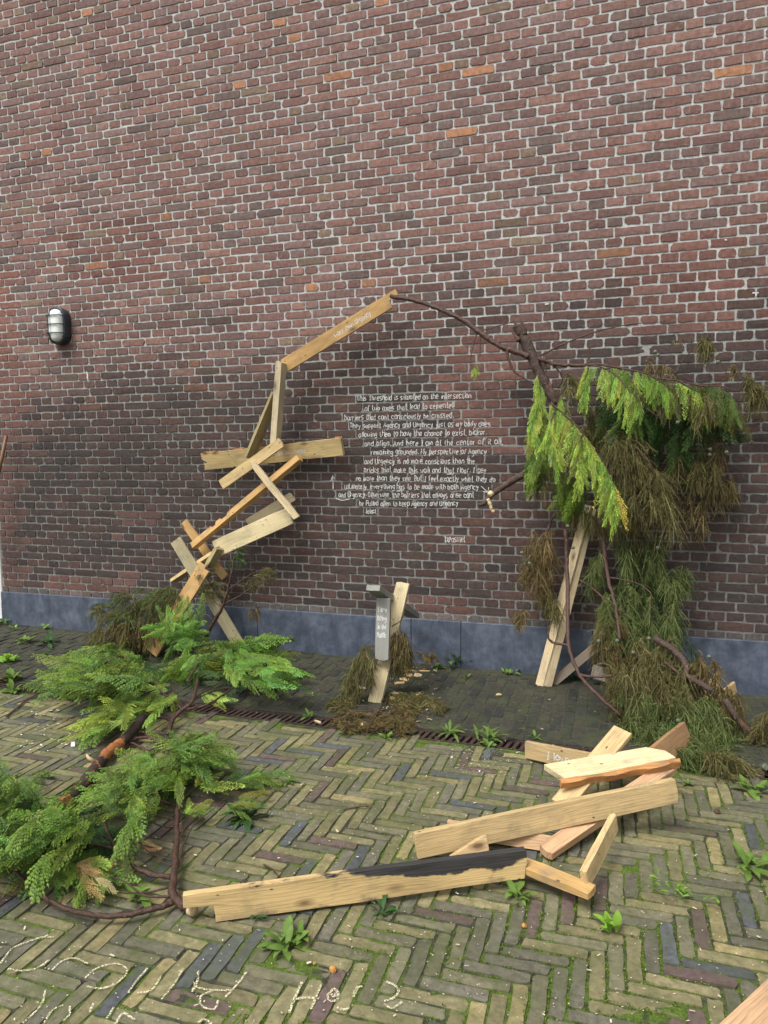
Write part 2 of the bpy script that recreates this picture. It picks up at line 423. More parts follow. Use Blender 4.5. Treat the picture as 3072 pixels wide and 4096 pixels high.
# mortar bed: uneven surface a few millimetres behind the brick faces
def mortar_mesh():
    bm = bmesh.new(); st = .05
    nx, nz = int((X1-X0)/st), int((ztop-.0)/st)
    g = {}
    for i in range(nx+1):
        for j in range(nz+1):
            x, z = X0+i*st, j*(ztop/nz)
            if x < LEFT_END-.02 and z < zop-.03: continue
            y = .0042 + .0022*mnoise.noise(Vector((x*9, z*9, 1.7)))
            g[i, j] = bm.verts.new((x, y, z))
    for i in range(nx):
        for j in range(nz):
            q = [g.get(t) for t in ((i, j), (i+1, j), (i+1, j+1), (i, j+1))]
            if all(q): bm.faces.new(q)
    box(bm, LEFT_END-.015, X1, .012, .32, 0, zop); box(bm, X0, X1, .012, .32, zop, ztop)
    return bm_mesh('mortar', bm)
mesh_obj('mortar', mortar_mesh(), MT['mortar'], wall)
# blue stone base in slabs
PT = .343
cuts = [LEFT_END-.004] + [W(x, 2560, 0).x for x in (1036, 1648, 1846, 2370)] + [5.35, 6.2]
for a, b in zip(cuts, cuts[1:]):
    bm = bmesh.new(); box(bm, a+.0018, b-.0018, -.022, .05, -.12, PT+R.uniform(-.0015, .0015))
    mesh_obj('plinth_slab', bm_mesh('plinth_slab', bm, .003), MT['plinth'], wall)
me = boxes('plinth_joint', [(cuts[0], 6.2, -.015, .03, -.1, PT-.012)])
mesh_obj('plinth_joint', me, MT['black'], wall)

# ------------------------------------------------------------------ ground
def zwall(X): return .065-.011*(X+1.3)
YG0, YG1 = -1.30, -1.155             # drain channel front and back
def zground(X, Y):
    if Y < YG1: return 0.0
    t = (Y-YG1)/(0-YG1); return t*max(.004, zwall(X))
def sheet(name, x0, x1, y0, y1, st, fz):
    bm = bmesh.new(); nx, ny = max(1, int((x1-x0)/st)), max(1, int((y1-y0)/st))
    g = [[bm.verts.new((x0+(x1-x0)*i/nx, y0+(y1-y0)*j/ny, fz(x0+(x1-x0)*i/nx, y0+(y1-y0)*j/ny))) for j in range(ny+1)] for i in range(nx+1)]
    for i in range(nx):
        for j in range(ny): bm.faces.new((g[i][j], g[i+1][j], g[i+1][j+1], g[i][j+1]))
    return bm_mesh(name, bm)
GX0, GX1, GY0 = -1.2, 5.6, -4.1
nz = lambda x, y, s: mnoise.noise(Vector((x*s, y*s, .3)))
far = mesh_obj('ground', sheet('ground', -60, 60, -60, 60, 30, lambda x, y: -.06), MT['ground'], kind='structure')
court = mesh_obj('pavement', sheet('pavement', GX0, GX1, GY0, YG0, .035, lambda x, y: -.0050+.0030*nz(x, y, 14)+.0030*nz(x, y, 3)), MT['joint'], kind='structure')
strip = mesh_obj('wall_strip', sheet('wall_strip', -2.4, 5.9, YG1, .1, .05, lambda x, y: zground(x, y)-.0030+.0015*nz(x, y, 12)), MT['dark_joint'], kind='structure')

RP = random.Random(5)
PW = .0515; PL = 4*PW
def paver_colour(rng, far_t):
    u = rng.random()
    if u < .30: c = (.205, .182, .096)
    elif u < .60: c = (.158, .148, .092)
    elif u < .78: c = (.130, .122, .088)
    elif u < .86: c = (.086, .092, .096)
    elif u < .93: c = (.122, .084, .076)
    else: c = (.270, .225, .110)
    return tone(c, rng.uniform(.8, 1.2))
pav = []
ox, oy = 3.258-.0, -3.000            # phase read from one brick in the photo
for y in range(-40, 60):
    Yb = oy+PW*y
    for mblk in range(-30, 30):
        xh = y+8*mblk
        pav.append((ox+PW*(xh+2), Yb+PW/2, PL, PW))            # along the wall
for x in range(-110, 70):
    Xb = ox+PW*x
    for mblk in range(-30, 30):
        y0 = x-7+8*mblk
        pav.append((Xb+PW/2, oy+PW*(y0+2), PW, PL))            # across
pav = [p for p in pav if GX0+.1 < p[0] < GX1-.1 and GY0+.1 < p[1] < YG0-.035]
def pav_area(p):
    x, y = proj((p[0], p[1], 0))
    if not (10 < x < 3062 and y < 4090): return 0
    return 1/(Vector((p[0], p[1], 0))-CAM).length**2
order = sorted(range(len(pav)), key=lambda i: -pav_area(pav[i])); single = set(order[:300])
fld = Field()
def lay(lst, single, colf, parent, matl, name, field_name, zf, gap, depth, jit, rng):
    fld = Field()
    for i, (x, y, w, h) in enumerate(lst):
        V, F = piece(w-rng.uniform(*gap), h-rng.uniform(*gap), rng, depth, ins=.0026, r=.0065, jit=jit, nl=3 if w > h else 1, ns=1 if w > h else 3, relief=.0016)
        zc = zf(x, y)+rng.gauss(0, .0014); tx, ty = rng.gauss(0, .008), rng.gauss(0, .008)
        a = rng.gauss(0, .012); ca, sa = math.cos(a), math.sin(a)
        V = [(u*ca-v*sa, u*sa+v*ca, o+tx*u+ty*v) for u, v, o in V]
        c = colf(rng, y)
        if i in single:
            me = bpy.data.meshes.new(name); me.from_pydata(V, [], F); set_col(me, [(*c, 1)]*len(V))
            mesh_obj(name, me, matl, parent, Matrix.Translation((x, y, zc)))
        else: fld.add([(u+x, v+y, o+zc) for u, v, o in V], F, c)
    mesh_obj(field_name, fld.mesh(field_name), matl, parent, kind='stuff')
lay(pav, single, paver_colour, court, MT['paver'], 'paver', 'paving', lambda x, y: 0., (.0025, .0065), .03, .0020, RP)

# dark damp strip between the drain and the wall: bricks laid across, one row along the wall
SW, SL = .066, .205
st = []
nrow = 5
for i in range(int(8.2/SW)):
    x = -2.35+SW*(i+.5); sh = (SL/2 if i % 2 else 0)
    y = YG1+.07 - (0 if i % 2 == 0 else SL/2)
    while y < -.08:
        a, b = max(y, YG1+.07), min(y+SL, -.075)
        if b-a > .03: st.append((x, (a+b)/2, SW, b-a))
        y += SL
for i in range(40): st.append((-2.3+SL*(i+.5), -.043, SL, SW*.9))
for i in range(40): st.append((-2.25+SL*(i+.5), YG1+.033, SL, SW*.95))
def strip_area(p):
    x, y = proj((p[0], p[1], 0)); return 1/(Vector((p[0], p[1], 0))-CAM).length**2 if 10 < x < 3062 else 0
order = sorted(range(len(st)), key=lambda i: -strip_area(st[i]))
lay(st, set(order[:300]), lambda r, y: tone(r.choice([(.040, .038, .031), (.034, .036, .030), (.046, .042, .034), (.031, .032, .030)]), r.uniform(.85, 1.15)),
    strip, MT['dark_paver'], 'paver', 'paving', zground, (.003, .006), .02, .0012, RP)

# drain channel with cast iron bars
drain = empty('drain_channel', (2.2, (YG0+YG1)/2, 0), 'rusty cast iron slot drain running parallel to the brick wall', 'drain')
yc0, yc1 = YG0+.022, YG1-.018
me = boxes('channel', [(-2.4, 5.7, YG0, YG1, -.10, -.075), (-2.4, 5.7, YG0+.002, yc0-.012, -.09, -.010), (-2.4, 5.7, yc1+.012, YG1-.002, -.09, -.004)])
mesh_obj('channel', me, MT['black'], drain)
me = boxes('rail', [(-2.4, 5.7, 0, .011, -.03, -.004)])
for y in (yc0-.011, yc1): mesh_obj('rail', me, MT['rust'], drain, Matrix.Translation((0, y, 0)))
bm = bmesh.new(); ww = yc1-yc0
vs = [(-.010, 0), (.010, 0), (.028, ww), (.008, ww)]
lo = [bm.verts.new((x, y, -.035)) for x, y in vs]; hi = [bm.verts.new((x, y, -.007)) for x, y in vs]
bm.faces.new(hi); bm.faces.new(lo[::-1])
for i in range(4): bm.faces.new((lo[i], lo[(i+1) % 4], hi[(i+1) % 4], hi[i]))
bar = bm_mesh('bar', bm)
for i in range(140):
    x = -.25+i*.0375
    if x > 5.0: break
    mesh_obj('bar', bar, MT['rust'], drain, Matrix.Translation((x+R.gauss(0, .001), yc0, R.gauss(0, .0008))))
# OBJECTS-SECTION

# ------------------------------------------------------------------ chalk lettering (single-stroke hand)
FONT = {'a': "36 16 05 03 12 22 33;36 33 42", 'b': "08 02;05 16 26 35 33 22 12 03", 'c': "35 26 16 05 03 12 22 33",
 'd': "38 32;35 26 16 05 03 12 22 33", 'e': "04 34 35 26 16 05 03 12 32", 'f': "38 28 17 12;06 26", 'g': "36 16 05 04 13 33;36 31 20 00",
 'h': "08 02;05 16 26 35 32", 'i': "16 12;17 18", 'j': "26 21 10;27 28", 'k': "08 02;36 04 32", 'l': "18 12", 'm': "06 02;05 16 25 22;25 36 45 42",
 'n': "06 02;05 16 26 35 32", 'o': "16 05 03 12 22 33 35 26 16", 'p': "06 00;05 16 26 35 33 22 12 03", 'r': "06 02;04 16 26",
 's': "36 16 05 14 24 33 22 02", 't': "18 13 22 32;06 26", 'u': "06 03 12 22 33;36 32", 'v': "06 22 36", 'w': "06 12 24 32 46",
 'x': "06 32;36 02", 'y': "06 14 23;36 22 00", 'T': "08 48;28 22", 'A': "02 28 42;14 34", 'B': "08 02;08 27 36 25 05;25 34 33 22 02",
 'I': "08 28;18 12;02 22", 'M': "02 08 24 48 42", 'N': "02 08 42 48", 'P': "02 08 28 37 36 25 05", 'U': "08 03 12 32 43 48",
 'O': "18 07 03 12 32 43 47 38 18", 'X': "08 42;48 02", ',': "12 01", '.': "12 13", ';': "15 14;12 01", ' ': ""}
NARROW = {'i': 2.4, 'l': 2.4, 'I': 3.2, '.': 2, ',': 2, ';': 2, ' ': 3.2, 'j': 3.4, 't': 3.8, 'f': 3.6, 'r': 3.6, 'm': 5.6, 'w': 5.6, 'M': 5.8, 'T': 5.4, 'A': 5.4, 'U': 5.4, 'O': 5.4, 'N': 5.4, 'X': 5.2}
def text_lines(s, rng, wob=.32):
    x = 0; out = []
    for ch in s:
        sc = rng.uniform(.88, 1.12); dy = rng.uniform(-.5, .5); sl = rng.uniform(-.05, .16)
        for st in FONT[ch].split(';'):
            p = [(int(a[0]), int(a[1])-2) for a in st.split()]
            if p: out.append([(x+(a+sl*b)*sc+rng.uniform(-wob, wob), b*sc+dy+rng.uniform(-wob, wob)) for a, b in p])
        x += NARROW.get(ch, 4.7)
    return out, x
def ribbon_mesh(name, lines, wid, f):
    """lines of 2-D points -> flat strokes; f maps (u, v) to a 3-D point"""
    V, F = [], []
    for L in lines:
        L = [p for i, p in enumerate(L) if i == 0 or math.hypot(p[0]-L[i-1][0], p[1]-L[i-1][1]) > 1e-5]
        n = len(L)
        if n < 2: continue
        for i, (x, y) in enumerate(L):
            (ax, ay), (bx, by) = L[max(i-1, 0)], L[min(i+1, n-1)]
            dx, dy = bx-ax, by-ay; l = math.hypot(dx, dy)+1e-9; k = wid/2*R.uniform(.8, 1.2)
            V += [f(x-dy/l*k, y+dx/l*k), f(x+dy/l*k, y-dx/l*k)]
            if i: o = len(V)-4; F.append((o, o+1, o+3, o+2))
    me = bpy.data.meshes.new(name); me.from_pydata([tuple(v) for v in V], [], F); return me
TX = [("This Threshold is situated on the intersection", 265, 215, 1220, 190), ("of two axes that lead to cemented", 330, 300, 1080, 270),
 ("barriers that cant consciously be crossed.", 163, 375, 1070, 355), ("They support Agency and Urgency just as my body does,", 207, 440, 1390, 425),
 ("allowing them to have the chance to exist, bicker.", 280, 515, 1345, 495), ("and align. And here I am at the center of it all,", 330, 590, 1480, 575),
 ("remaining grounded. My perspective of Agency", 385, 660, 1345, 655), ("and Urgency is no more conscious than the", 330, 735, 1250, 735),
 ("bricks that make this wall and that floor. I see", 325, 810, 1345, 810), ("no more than they see, But I feel exactly what they do", 258, 875, 1420, 885),
 ("Ultimately, everything has to be made with both Agency", 163, 945, 1280, 950), ("and Urgency; Otherwise, the barriers that always arise cant", 115, 1012, 1240, 1018),
 ("be Pulled open to keep Agency and Urgency", 285, 1085, 1110, 1085), ("Intact", 340, 1150, 430, 1150), ("IXPasNiet", 995, 1385, 1165, 1385)]
ct = crop(1300, 1500, 2.074)
for s, xa, ya, xb, yb in TX:
    a, b = W(*ct(xa, ya), -.007), W(*ct(xb, yb), -.007)
    L, wd = text_lines(s, R); k = (b.x-a.x)/wd; kv = .0062
    me = ribbon_mesh('chalk_line', [[(u*k, v*kv) for u, v in l] for l in L], .0046, lambda u, v: (a.x+u, -.0072, a.z+(b.z-a.z)*u/(b.x-a.x)+v))
    mesh_obj('chalk_line', me, MT['chalk'], wall, label='line of white chalk handwriting on the brick wall')
def px_strokes(name, strokes, cv, wid, Y, parent):
    L = []
    for s in strokes:
        q = [W(*cv(a, b), Y) for a, b in s]; L.append([(p.x, p.z) for p in q])
    mesh_obj(name, ribbon_mesh(name, L, wid, lambda u, v: (u, Y, v)), MT['chalk'], parent)
px_strokes('chalk_arrow', [[(68, 945), (64, 832)], [(48, 880), (64, 832), (80, 860)], [(90, 1025), (140, 1040), (205, 1030)]], ct, .005, -.0073, wall)
px_strokes('chalk_arrow', [[(1295, 922), (1350, 972)], [(1310, 965), (1352, 974), (1358, 930)], [(595, 963), (650, 960)], [(710, 822), (745, 818)], [(1010, 822), (1070, 820)]], ct, .005, -.0073, wall)
px_strokes('paint_splash', [[(345, 1487), (350, 1500), (349, 1515)], [(350, 1517), (357, 1528)], [(352, 1523), (358, 1526)]], lambda a, b: (a, b), .014, -.0075, wall)
px_strokes('paint_splash', [[(3010, 1171), (3035, 1171)], [(3024, 1171), (3024, 1184)], [(2180, 1217), (2196, 1215)], [(690, 1555), (694, 1555)], [(2898, 959), (2908, 959)]], lambda a, b: (a, b), .007, -.0075, wall)
# ------------------------------------------------------------------ planks
YEL, ORA, PAL, BRN, OLV, GRY, PNK = (.62, .45, .22, 1), (.58, .36, .145, 1), (.66, .54, .32, 1), (.36, .21, .10, 1), (.40, .33, .17, 1), (.36, .355, .32, 1), (.62, .40, .22, 1)
def plank(A, B, wid, thick, n=(0, -1, 0), col=YEL, mt='wood', parent=None, outline=None, ext=(0, 0), name='plank', sag=0.0, **kw):
    """board whose front face has the centre line A-B; n is the way that face looks"""
    A, B, n = Vector(A), Vector(B), Vector(n)
    ex = (B-A).normalized(); A = A-ex*ext[0]; B = B+ex*ext[1]; L = (B-A).length
    n = (n-ex*n.dot(ex)).normalized(); ey = n.cross(ex)
    h = wid/2
    if outline is None:
        j = lambda: R.uniform(-.004, .004)
        j2 = lambda: R.uniform(-.007, .003)
        pts = [(j(), -h), (L*.33, -h+R.uniform(-.0015, .0015)), (L*.67, -h+R.uniform(-.0015, .0015)), (L+j(), -h), (L-j2(), -h*.4), (L-j2(), h*.35), (L+j(), h), (L*.6, h+R.uniform(-.0015, .0015)), (L*.3, h+R.uniform(-.0015, .0015)), (j(), h), (j2(), h*.4), (j2(), -h*.3)]
    else: pts = [(u, v*wid) for u, v in outline(L)]
    bm = bmesh.new()
    f = [bm.verts.new((u, v, 0)) for u, v in pts]; k = [bm.verts.new((u, v, -thick)) for u, v in pts]
    bm.faces.new(f); bm.faces.new(k[::-1])
    for i in range(len(pts)): q = (i+1) % len(pts); bm.faces.new((f[i], k[i], k[q], f[q]))
    me = bm_mesh('plank', bm, .0026)
    Mw = Matrix((ex, ey, n)).transposed().to_4x4(); Mw.translation = A
    o = mesh_obj(name, me, MT[mt], parent, Mw, **kw)
    v = R.uniform(.88, 1.1); o.color = (col[0]*v, col[1]*v*R.uniform(.97, 1.03), col[2]*v, 1)
    return o
def writing(o, s, u0, u1, v0, kv, wid=.005, z=.0010):
    L, wd = text_lines(s, R); k = (u1-u0)/wd
    me = ribbon_mesh('chalk_line', [[(u0+u*k, v0+v*kv) for u, v in l] for l in L], wid, lambda u, v: (u, v, z))
    mesh_obj('chalk_line', me, MT['chalk'], o, parent_world(o))

arch = empty('plank_arch', W(700, 2560, -.4), 'zigzag arch half of screwed pine planks rising in front of the wall', 'sculpture')
c4 = crop(600, 1100, 1.508); c2 = crop(500, 2000, 2.074)
def P(cv, a, b, Y): return W(*cv(a, b), Y)
o = plank(P(c4, 805, 550, -.17), P(c4, 1442, 158, -.15), 0.0976, .022, (0, -1, -.12), ORA, parent=arch,
      outline=lambda L: [(0.0, -.5), (L, -.5), (L, .02), (L+.02, .1), (L+.075, .06), (L+.075, .5), (L*.5, .5), (0.0, .5)], label='pine plank lettered in chalk at the top of the arch')
writing(o, "More than Urgency", .44, .74, -.018, .0056)
plank(P(c4, 776, 524, -.24), P(c4, 740, 1015, -.25), 0.0488, .078, (-.05, -1, 0), PAL, 'worn', arch)
plank(P(c4, 737, 706, -.21), P(c4, 573, 1100, -.22), 0.0220, .10, (-.25, -1, 0), OLV, 'wood', arch)
o = plank(P(c4, 316, 1128, -.11), P(c4, 1156, 1036, -.11), 0.1318, .038, (0, -.96, -.26), YEL, parent=arch,
      outline=lambda L: [(0.0, -.5), (L*.25, -.49), (L*.66, -.5), (L*.7, -.40), (L*.76, -.47), (L*.87, -.46), (L*.88, -.5), (L, -.5), (L+.004, .5), (L*.6, .5), (0.0, .5), (.0, .12), (.03, .03), (.045, -.09), (.012, -.14)], label='horizontal board of the arch with a notched left end')
writing(o, "I love being Isolated", .62, .86, -.012, .0050, .0035)
me = boxes('bark_strip', [(.0, (P(c4, 1156, 1036, -.11)-P(c4, 316, 1128, -.11)).length, .0662, .0700, -.034, -.002)], .001)
mesh_obj('bark_strip', me, MT['log'], o, parent_world(o))
plank(P(c4, 790, 1008, -.275), P(c4, 428, 1266, -.285), 0.0756, .022, (.05, -1, .1), YEL, parent=arch)
plank(P(c4, 606, 1126, -.305), P(c4, 882, 1462, -.30), 0.0512, .02, (0, -1, .1), PAL, parent=arch,
      outline=lambda L: [(0.0, -.1), (L*.1, -.42), (L*.4, -.5), (L*.7, -.45), (L, -.5), (L+.01, .4), (L*.8, .5), (L*.5, .42), (L*.2, .5), (L*.03, .5)])
plank(P(c4, 892, 1098, -.225), P(c4, 247, 1632, -.255), 0.0488, .055, (.1, -.9, .42), ORA, parent=arch,
      outline=lambda L: [(0.0, .5), (0.0, -.5), (L*.64, -.5), (L*.65, -.05), (L*.70, -.05), (L*.71, -.5), (L*.75, -.5), (L*.76, -.05), (L*.79, -.05), (L*.80, -.5), (L, -.5), (L, .5)], label='orange plank of the arch with two sawn notches')
plank(P(c4, 858, 1338, -.13), P(c4, 590, 1498, -.15), 0.0671, .022, (.1, -1, -.25), PAL, 'worn', arch)
plank(P(c4, 390, 1655, -.22), P(c4, 843, 1450, -.205), 0.1281, .022, (.05, -1, .06), PAL, parent=arch,
      outline=lambda L: [(0.0, -.5), (L, -.5), (L+.004, .5), (0.0, .5), (.0, .12), (.05, .05), (.052, -.07), (.02, -.09)], label='wide pale board of the arch with a broken left end')
plank(P(c2, 480, 180, -.14), P(c2, 822, 643, -.16), 0.0634, .022, (0, -1, .05), ORA, parent=arch)
plank(P(c2, 412, 336, -.31), P(c2, 872, 1095, -.22), 0.0976, .022, (-.12, -1, 0), PAL, 'worn', arch, ext=(0, .16))
plank(P(c2, 660, 546, -.335), P(c2, 340, 1065, -.42), 0.1074, .024, (0, -1, .05), ORA, 'wood', arch, ext=(0, .22),
      outline=lambda L: [(0.0, -.5), (L, -.5), (L, .5), (.02, .5), (.02, .1), (.0, .1)])
plank(P(c2, 752, 398, -.30), P(c2, 664, 556, -.315), 0.0317, .085, (-.15, -1, .1), OLV, 'wood', arch)
plank(P(c2, 376, 668, -.27), P(c2, 712, 440, -.25), 0.0244, .075, (-.1, -1, .25), YEL, 'wood', arch)

post = empty('plank_post', G(1500, 2812), 'short leaning plank post with a crosspiece, standing in twigs before the wall', 'sculpture')
c5 = crop(1200, 2250, 1.8433)
plank(P(c5, 757, 150, -.60), G(*c5(545, 1040), .0), .088, .026, (-.12, -1, .06), PAL, parent=post, ext=(0, 0.0))
o = plank(P(c5, 614, 262, -.78), P(c5, 601, 718, -.83), .088, .026, (-.05, -1, .0), GRY, 'grey', post, label='grey post board with white chalk words')
for i, s in enumerate(("I love", "Being", "In the", "Middle")):
    L, wd = text_lines(s, R, .2); k = .062/wd
    me = ribbon_mesh('chalk_line', [[(.085+.052*i+(-v)*.0052, -.033+u*k) for u, v in l] for l in L], .0042, lambda u, v: (u, v, .0016))
    mesh_obj('chalk_line', me, MT['chalk'], o, parent_world(o))
plank(P(c5, 543, 166, -.86), P(c5, 840, 372, -.10), .088, .036, (0, 0, 1), GRY, 'grey', post, name='crosspiece')

prop = empty('plank_prop', G(2180, 2745), 'pale pine prop of two planks leaning on the wall under the cypress', 'prop')
c7 = crop(1900, 1900, 1.4155)
plank(P(c7, 622, 215, -.16), P(c7, 365, 1178, -.245), .060, .040, (-.55, -.85, 0), PAL, parent=prop, ext=(.05, .02))
plank(P(c7, 652, 235, -.15), P(c7, 410, 1200, -.25), .058, .045, (.25, -1, 0), PAL, parent=prop, ext=(.05, 0))
plank(P(c7, 425, 1192, -.20), P(c7, 690, 970, -.10), .055, .03, (0, -1, .1), BRN, 'grey', prop)
gp = 'loose planks lying in the pile and under the cypress'
def loose(A, B, *a, **k): return plank(A, B, *a, cat='plank', group=gp, **k)
loose(P(c7, 663, 1112, -.14), P(c7, 1010, 1215, -.22), .085, .025, (-.1, -1, .1), BRN, 'grey', label='dark weathered plank on edge behind the hanging cypress needles')
c9 = crop(2572, 2550, 3.318)
loose(P(c9, 990, 452, -.13), P(c9, 800, 690, -.30), .022, .07, (-.5, -.6, .6), YEL, label='plank tip poking from the needles, nearest the blue stone base')
loose(P(c9, 1200, 585, -.16), P(c9, 1000, 760, -.32), .018, .07, (-.5, -.6, .6), YEL, label='plank tip poking from the needles at far right, shorter one')

c6 = crop(1600, 2800, 1.3825); c1 = crop(600, 3200, .9217)
# long charred plank in front
A = G(735, 3706, .0)+Vector((0, 0, .052)); B = G(*c6(688, 985), .035)+Vector((0, 0, .050))
o = loose(A, B, .102, .028, Vector((B-A).y*Vector((1, 0, 0))+(-(B-A).x)*Vector((0, 1, 0)))+Vector((0, 0, .10)), (.62, .44, .20, 1), 'char', label='longest plank in front, charred black along its upper edge',
      outline=lambda L: [(.0, .5), (.0, .08), (.098, .07), (.100, -.5), (L*.5, -.5), (L*.8, -.46), (L, -.5), (L, -.1), (L+.012, .0), (L+.01, .5), (L*.5, .5)])
# second long plank
A = G(*c6(90, 880), .015)+Vector((0, 0, .047)); B = G(*c6(1530, 562), .125)+Vector((0, 0, .043))
loose(A, B, .094, .030, Vector(((B-A).y, -(B-A).x, .14)), YEL, label='long knotty plank on edge resting on the plank pile')
# flat orange plank under it
loose(G(*c6(655, 882), .072), G(*c6(1062, 1045), .078), .058, .026, (.05, -.1, 1), ORA, label='flat orange plank lying under the charred plank end')
# narrow plank leaning on it
A = G(*c6(1010, 945), .12); B = G(*c6(1178, 628), .16)
loose(A, B, .024, .066, (-.25, -.5, .8), YEL, label='narrow plank standing between flat orange plank and long knotty plank')
loose(G(*c6(806, 822), .045), G(*c6(1500, 352), .155), .062, .034, (.02, -.35, 1), PNK, label='reddish beam passing under the long knotty plank')
A = G(*c6(690, 318), .01)+Vector((0, 0, .04)); B = G(*c6(1368, 468), .05)+Vector((0, 0, .045))
o = loose(A, B, .085, .024, Vector(((B-A).y, -(B-A).x, .05)), (.50, .36, .18, 1), 'wood', label='back plank of the pile with chalk letters near its left end')
writing(o, "I love", .12, .24, -.022, .0062)
loose(G(*c6(1232, 160), .27), G(*c6(886, 575), .06), .088, .028, (-.15, -.55, .8), YEL, label='short steep plank rising out of the pile',
      outline=lambda L: [(0.0, .5), (0.0, -.5), (L*.72, -.5), (L*.735, .05), (L*.80, -.1), (L*.81, -.5), (L, -.5), (L, .5)])
A = G(*c6(822, 398), .165); B = G(*c6(1440, 292), .205)
o = loose(A, B, .105, .03, (.0, -.30, 1), PAL, label='flat pale board with orange bark edge on top of the pile',
      outline=lambda L: [(.0, .5), (.05, -.5), (L*.4, -.56), (L*.75, -.48), (L+.05, -.42), (L+.03, .1), (L-.04, .5), (L*.5, .47)])
Lb = (B-A).length
bm = bmesh.new()
nseg = 14
rows = []
for i in range(nseg+1):
    u = .03+(Lb+.03)*i/nseg; w = .012+.006*math.sin(i*1.3)+R.uniform(-.003, .003)
    rows.append([bm.verts.new(p) for p in ((u, -.052, .001), (u, -.054-w, -.012), (u, -.055-w*.6, -.042-R.uniform(0, .006)), (u, -.045, -.034))])
for r0, r1 in zip(rows, rows[1:]):
    for j in range(4): bm.faces.new((r0[j], r1[j], r1[(j+1) % 4], r0[(j+1) % 4]))
bm.faces.new(rows[0]); bm.faces.new(rows[-1][::-1])
e = mesh_obj('bark_edge', bm_mesh('bark_edge', bm), MT['wood'], o, parent_world(o)); e.color = (.55, .27, .10, 1)
A = G(*c6(1408, 335), .10); B = G(*c6(1552, 215), .115)
loose(A, B, .105, .028, Vector(((B-A).y, -(B-A).x, .12)), BRN, label='brown plank on edge running from the pile under the needles', ext=(.0, .1))
loose(G(*c6(378, 812), .085), G(*c6(488, 790), .09), .055, .03, (.05, -1, .35), YEL, label='small sawn wedge between the two long planks',
      outline=lambda L: [(0.0, -.5), (L, -.5), (L, .5), (L*.9, .5), (0.0, -.35)], ext=(.07, 0))
loose(G(*c6(262, 705), .05), G(*c6(850, 800), .03), .06, .024, (.05, -.9, .5), PNK, label='hidden board crossing beneath the left part of the long knotty plank')
loose(G(*c6(992, 1100), .0)+Vector((0, .02, .04)), G(*c6(1012, 1095), .0)+Vector((0.01, .06, .04)), .035, .036, (0, 0, 1), BRN, label='small brown block under the flat orange plank')
loose(G(2960, 4110, .05), G(3110, 3960, .05), .075, .03, (.0, .0, 1), PNK, label='plank corner cut off by the bottom right of the photo', ext=(.3, .3))
# LAMP-SECTION

# ------------------------------------------------------------------ bulkhead lamp on the wall
def stadium(w, h, n=10):
    r = w/2; s = h/2-r; out = []
    for i in range(n+1): a = math.pi*i/n; out.append((r*math.cos(a), s+r*math.sin(a)))
    for i in range(n+1): a = math.pi+math.pi*i/n; out.append((r*math.cos(a), -s+r*math.sin(a)))
    return out
def loft(name, rings, cap=True, smoothf=False):
    bm = bmesh.new(); vr = [[bm.verts.new(p) for p in r] for r in rings]
    for a, b in zip(vr, vr[1:]):
        n = len(a)
        for i in range(n): bm.faces.new((a[i], a[(i+1) % n], b[(i+1) % n], b[i]))
    if cap: bm.faces.new(vr[0][::-1]); bm.faces.new(vr[-1])
    me = bm_mesh(name, bm)
    if smoothf:
        for p in me.polygons: p.use_smooth = True
    return me
def tube_mesh(name, pts, radii, n=8, rough=0.0, closed=False, rng=R):
    pts = [Vector(p) for p in pts]; bm = bmesh.new(); rings = []
    up = Vector((.13, .22, 1)).normalized(); m = len(pts)
    for i, p in enumerate(pts):
        t = (pts[(i+1) % m]-pts[i-1] if closed else pts[min(i+1, m-1)]-pts[max(i-1, 0)]).normalized()
        s = t.cross(up)
        if s.length < .05: s = t.cross(Vector((1, 0, 0)))
        s.normalize(); q = s.cross(t); up = q
        r = radii[i] if isinstance(radii, (list, tuple)) else radii
        rings.append([bm.verts.new(p+(s*math.cos(a)+q*math.sin(a))*r*(1+rng.uniform(-rough, rough))) for a in (2*math.pi*k/n for k in range(n))])
    seq = list(zip(rings, rings[1:]+rings[:1])) if closed else list(zip(rings, rings[1:]))
    for a, b in seq:
        for i in range(n): bm.faces.new((a[i], a[(i+1) % n], b[(i+1) % n], b[i]))
    if not closed: bm.faces.new(rings[0][::-1]); bm.faces.new(rings[-1])
    me = bm_mesh(name, bm)
    for p in me.polygons: p.use_smooth = True
    return me
LC = W(216, 1300, -.10); LH = .285; LW = .155
LM = Matrix.Translation((LC.x, 0, LC.z))
lamp = empty('wall_lamp', (LC.x, 0, LC.z), 'oval bulkhead lamp with dark cage on the brick wall at left', 'lamp')
ring = lambda w, h, y: [(x, y, z) for x, z in stadium(w, h)]
mesh_obj('housing', loft('housing', [ring(LW*1.06, LH*1.03, .005), ring(LW*1.08, LH*1.04, -.02), ring(LW*1.06, LH*1.03, -.055), ring(LW*.98, LH*.98, -.062)]), MT['steel'], lamp, LM)
mesh_obj('diffuser', loft('diffuser', [ring(LW*.86, LH*.92, -.058), ring(LW*.86, LH*.92, -.078), ring(LW*.78, LH*.88, -.098), ring(LW*.60, LH*.78, -.112), ring(LW*.3, LH*.62, -.118)], True, True), MT['glass'], lamp, LM)
mesh_obj('cage_ring', tube_mesh('cage_ring', [(x, -.07, z) for x, z in stadium(LW*.97, LH*.99, 12)], .011, 8, closed=True), MT['steel'], lamp, LM)
for zz in (.075, .005, -.065):
    arc = [(-LW*.5, -.066, zz), (-LW*.49, -.095, zz), (-LW*.36, -.120, zz), (0, -.128, zz), (LW*.36, -.120, zz), (LW*.49, -.095, zz), (LW*.5, -.066, zz)]
    mesh_obj('cage_bar', tube_mesh('cage_bar', arc, .0042, 6), MT['steel'], lamp, LM)
